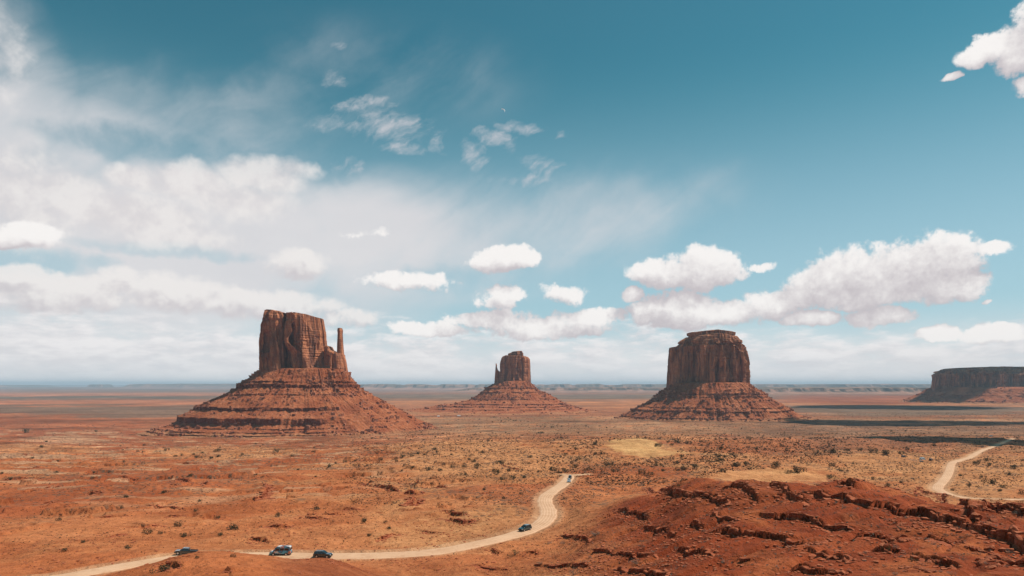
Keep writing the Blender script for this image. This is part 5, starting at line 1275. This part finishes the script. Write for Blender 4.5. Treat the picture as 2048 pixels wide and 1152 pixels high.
vehicle('parked_car', 'suv', (1844, 924), 5, P_GREEN, 'teal car parked at the sandy pull-out left of the right hand road', 'car', ymin=240)
vehicle('parked_car', 'van', (1845, 918.5), 20, P_WHITE, 'white van parked behind the teal car at the sandy pull-out', 'van', ymin=240)
vehicle('parked_car', 'suv', (1862, 919.5), 40, P_BLACK, 'black car parked right of the teal car at the pull-out', 'car', ymin=240)
vehicle('parked_car', 'suv', (1808, 917), 10, P_GREY, 'charcoal car parked left of the pull-out rail', 'car', ymin=240)
vehicle('parked_bus', 'van', (1981, 874), 175, P_BLUE, 'pale blue van parked in the cloud shadow beside the far road', 'van', ymin=240)
bpy.data.objects['parked_bus'].name = 'parked_van'
# low rail at the pull-out
x0, y0 = unproject(1818, 920.5, BASE, 240); x1, y1 = unproject(1834, 921.5, BASE, 240)
rl = empty('barrier_rail', ((x0 + x1) / 2, (y0 + y1) / 2, gz((x0 + x1) / 2, (y0 + y1) / 2)), 'low pale rail edging the sandy pull-out beside the parked cars', 'rail')
rl.rotation_euler = (0, 0, math.atan2(y1 - y0, x1 - x0)); Lr = math.hypot(x1 - x0, y1 - y0)
M_PALE = simple_mat('pale_board', (.6, .55, .5), .7)
bm_part('beam', lambda bm: boxb(bm, (0, 0, .62), (Lr, .12, .34)), M_PALE, rl)
for k in range(4): bm_part('post', lambda bm: boxb(bm, (-Lr / 2 + .3 + k * (Lr - .6) / 3, 0, .25), (.12, .10, .9)), M_PALE, rl)

# houses on the flat between the buttes
M_WALLH = simple_mat('pale_siding', (.68, .66, .64), .7); M_ROOFH = simple_mat('light_roofing', (.72, .72, .74), .5)
def house(px, py, wd, lab, hd):
    x, y = unproject(px, py, Z, 700); r = empty('ranch_house', (x, y, gz(x, y)), lab, 'house'); r.rotation_euler = (0, 0, hd)
    bm_part('wall', lambda bm: boxb(bm, (0, 0, 1.2), (wd, 5, 3.0)), M_WALLH, r)
    bm_part('roof', lambda bm: prism(bm, [(-wd / 2 - .4, 2.7), (-wd / 2 + .5, 3.9), (wd / 2 - .5, 3.9), (wd / 2 + .4, 2.7)], -3, 3, 2.2, (2.7, 3.9)), M_ROOFH, r)
    bm_part('door', lambda bm: boxb(bm, (1, -2.52, 1.1), (1.0, .08, 2.1)), M_TRIM, r)
    for k in (-wd * .3, wd * .3): bm_part('window', lambda bm: boxb(bm, (k, -2.52, 1.6), (1.3, .08, 1.0)), M_GLASS, r)
house(877, 833.5, 9, 'small white house in the scrub flat, left one of two before the small butte', .2)
house(917.5, 832.5, 11, 'small white house with clutter around it, right one of two before the small butte', -.1)

# ------------------------------------------------------------------ day moon
mx, my = (1006 - 1024) / F, (HOR - 222) / F; md = 60000
bm = bmesh.new(); R_ = 4.2 / F * md; N_ = 24; V0 = []
for k in range(N_ + 1):
    a = math.pi * k / N_ - math.pi / 2 + math.radians(48)
    o_ = Vector((math.cos(a), 0, math.sin(a))) * R_
    t = math.pi * k / N_ - math.pi / 2; c_ = Vector((math.cos(t) * .55, 0, math.sin(t))) * R_; c_.rotate(Matrix.Rotation(-math.radians(48), 3, 'Y'))
    V0.append((bm.verts.new(o_), bm.verts.new(o_ * .35 + c_ * .65 + Vector((0, -R_ * .8, 0))), bm.verts.new(c_)))
for k in range(N_):
    for j in (0, 1):
        try: bm.faces.new((V0[k][j], V0[k + 1][j], V0[k + 1][j + 1], V0[k][j + 1]))
        except Exception: pass
me = bpy.data.meshes.new('moon'); bm.to_mesh(me); bm.free(); mo = bpy.data.objects.new('moon', me); COL.objects.link(mo)
mo.location = (mx * md, md, CAMZ + my * md); me.materials.append(simple_mat('moon_glow', (.3, .31, .31), 1.0))
_p = [n_ for n_ in me.materials[0].node_tree.nodes if n_.type == 'BSDF_PRINCIPLED'][0]; _p.inputs['Emission Color'].default_value = (.62, .70, .74, 1); _p.inputs['Emission Strength'].default_value = .45  # even glow added in place of sunlight on the moon
tag(mo, 'thin pale crescent moon in the blue sky above the small wispy clouds', 'moon')

# ------------------------------------------------------------------ clouds beyond the right edge of the view, whose shadows fall on the plain
def cloud(target, ext, alt, seed, label):
    k_ = (alt - 0) / math.tan(SUN_EL); cx = target[0] + math.sin(SUN_AZ) * k_; cy = target[1] + math.cos(SUN_AZ) * k_
    bm = bmesh.new(); bmesh.ops.create_icosphere(bm, subdivisions=5, radius=1)
    co = np.array([v.co[:] for v in bm.verts]); bm.free if False else None
    n = fbm3(co[:, 0] * 1.6 + seed, co[:, 1] * 1.6, co[:, 2] * 1.6, 5, seed); n2 = np.abs(fbm3(co[:, 0] * 5, co[:, 1] * 5, co[:, 2] * 5, 3, seed + 2))
    r_ = 1 + n * .75 - n2 * .35 + .1
    for v, q_ in zip(bm.verts, r_):
        zz = v.co.z * .34 if v.co.z > 0 else v.co.z * .10
        v.co = Vector((v.co.x * q_ * ext[0], v.co.y * q_ * ext[1], zz * q_ * min(ext)))
    me = bpy.data.meshes.new('cloud'); bm.to_mesh(me); bm.free(); me.materials.append(M_CLOUD)
    me.polygons.foreach_set('use_smooth', [True] * len(me.polygons))
    o = bpy.data.objects.new('cloud', me); COL.objects.link(o); o.location = (cx, cy, alt)
    return tag(o, label, 'cloud', kind='stuff')
M_CLOUD = simple_mat('cloud_white', (.85, .85, .86), 1.0, vary=.03, scale=.002)
_b = NB(M_CLOUD.node_tree); _p = [n_ for n_ in _b.t.nodes if n_.type == 'BSDF_PRINCIPLED'][0]; _o = [n_ for n_ in _b.t.nodes if n_.type == 'OUTPUT_MATERIAL'][0]
_t = _b.n('ShaderNodeBsdfTransparent'); _m = _b.n('ShaderNodeMixShader'); _g = _b.n('ShaderNodeTexCoord').outputs['Object']
_b.put(_m.inputs[0], _b.ss(_b.noise(_g, .012, 6, .6), .40, .68, .12, .6))      # thin and thick parts let more or less light through
_b.t.links.new(_p.outputs[0], _m.inputs[1]); _b.t.links.new(_t.outputs[0], _m.inputs[2]); _b.t.links.new(_m.outputs[0], _o.inputs[0])
cloud((1080, 1960), (290, 150), 1850, 1, 'white cumulus shading the plain right of the broad butte')
cloud((690, 1050), (120, 165), 1400, 2, 'white cumulus shading the flat by the right road')
cloud((1950, 3450), (420, 300), 2700, 3, 'white cumulus shading the plain before the mesa')
cloud((1560, 1930), (200, 80), 1850, 4, 'white cumulus strip over the right plain')

cloud((2900, 4420), (235, 190), 2700, 5, 'unseen cumulus added to shade the face of the right hand mesa')  # extra cloud out of view, put there to darken the mesa cliff

# ------------------------------------------------------------------ haze
bm = bmesh.new(); boxb(bm, (0, 24000, 140), (120000, 66000, 340))
me = bpy.data.meshes.new('haze'); bm.to_mesh(me); bm.free(); hz = bpy.data.objects.new('haze', me); COL.objects.link(hz)
mh = bpy.data.materials.new('air'); mh.use_nodes = True; mh.node_tree.nodes.clear(); b = NB(mh.node_tree)
ho = b.n('ShaderNodeOutputMaterial'); pv = b.n('ShaderNodeVolumePrincipled'); pv.inputs['Color'].default_value = (.66, .84, 1.0, 1)
pv.inputs['Density'].default_value = 3.8e-5; pv.inputs['Anisotropy'].default_value = 0.0
mh.node_tree.links.new(pv.outputs[0], ho.inputs['Volume']); me.materials.append(mh)
tag(hz, 'thin bluish air over the whole valley', kind='stuff')
print('VERTS', sum(len(m_.vertices) for m_ in bpy.data.meshes), 'BUSHES', placed)
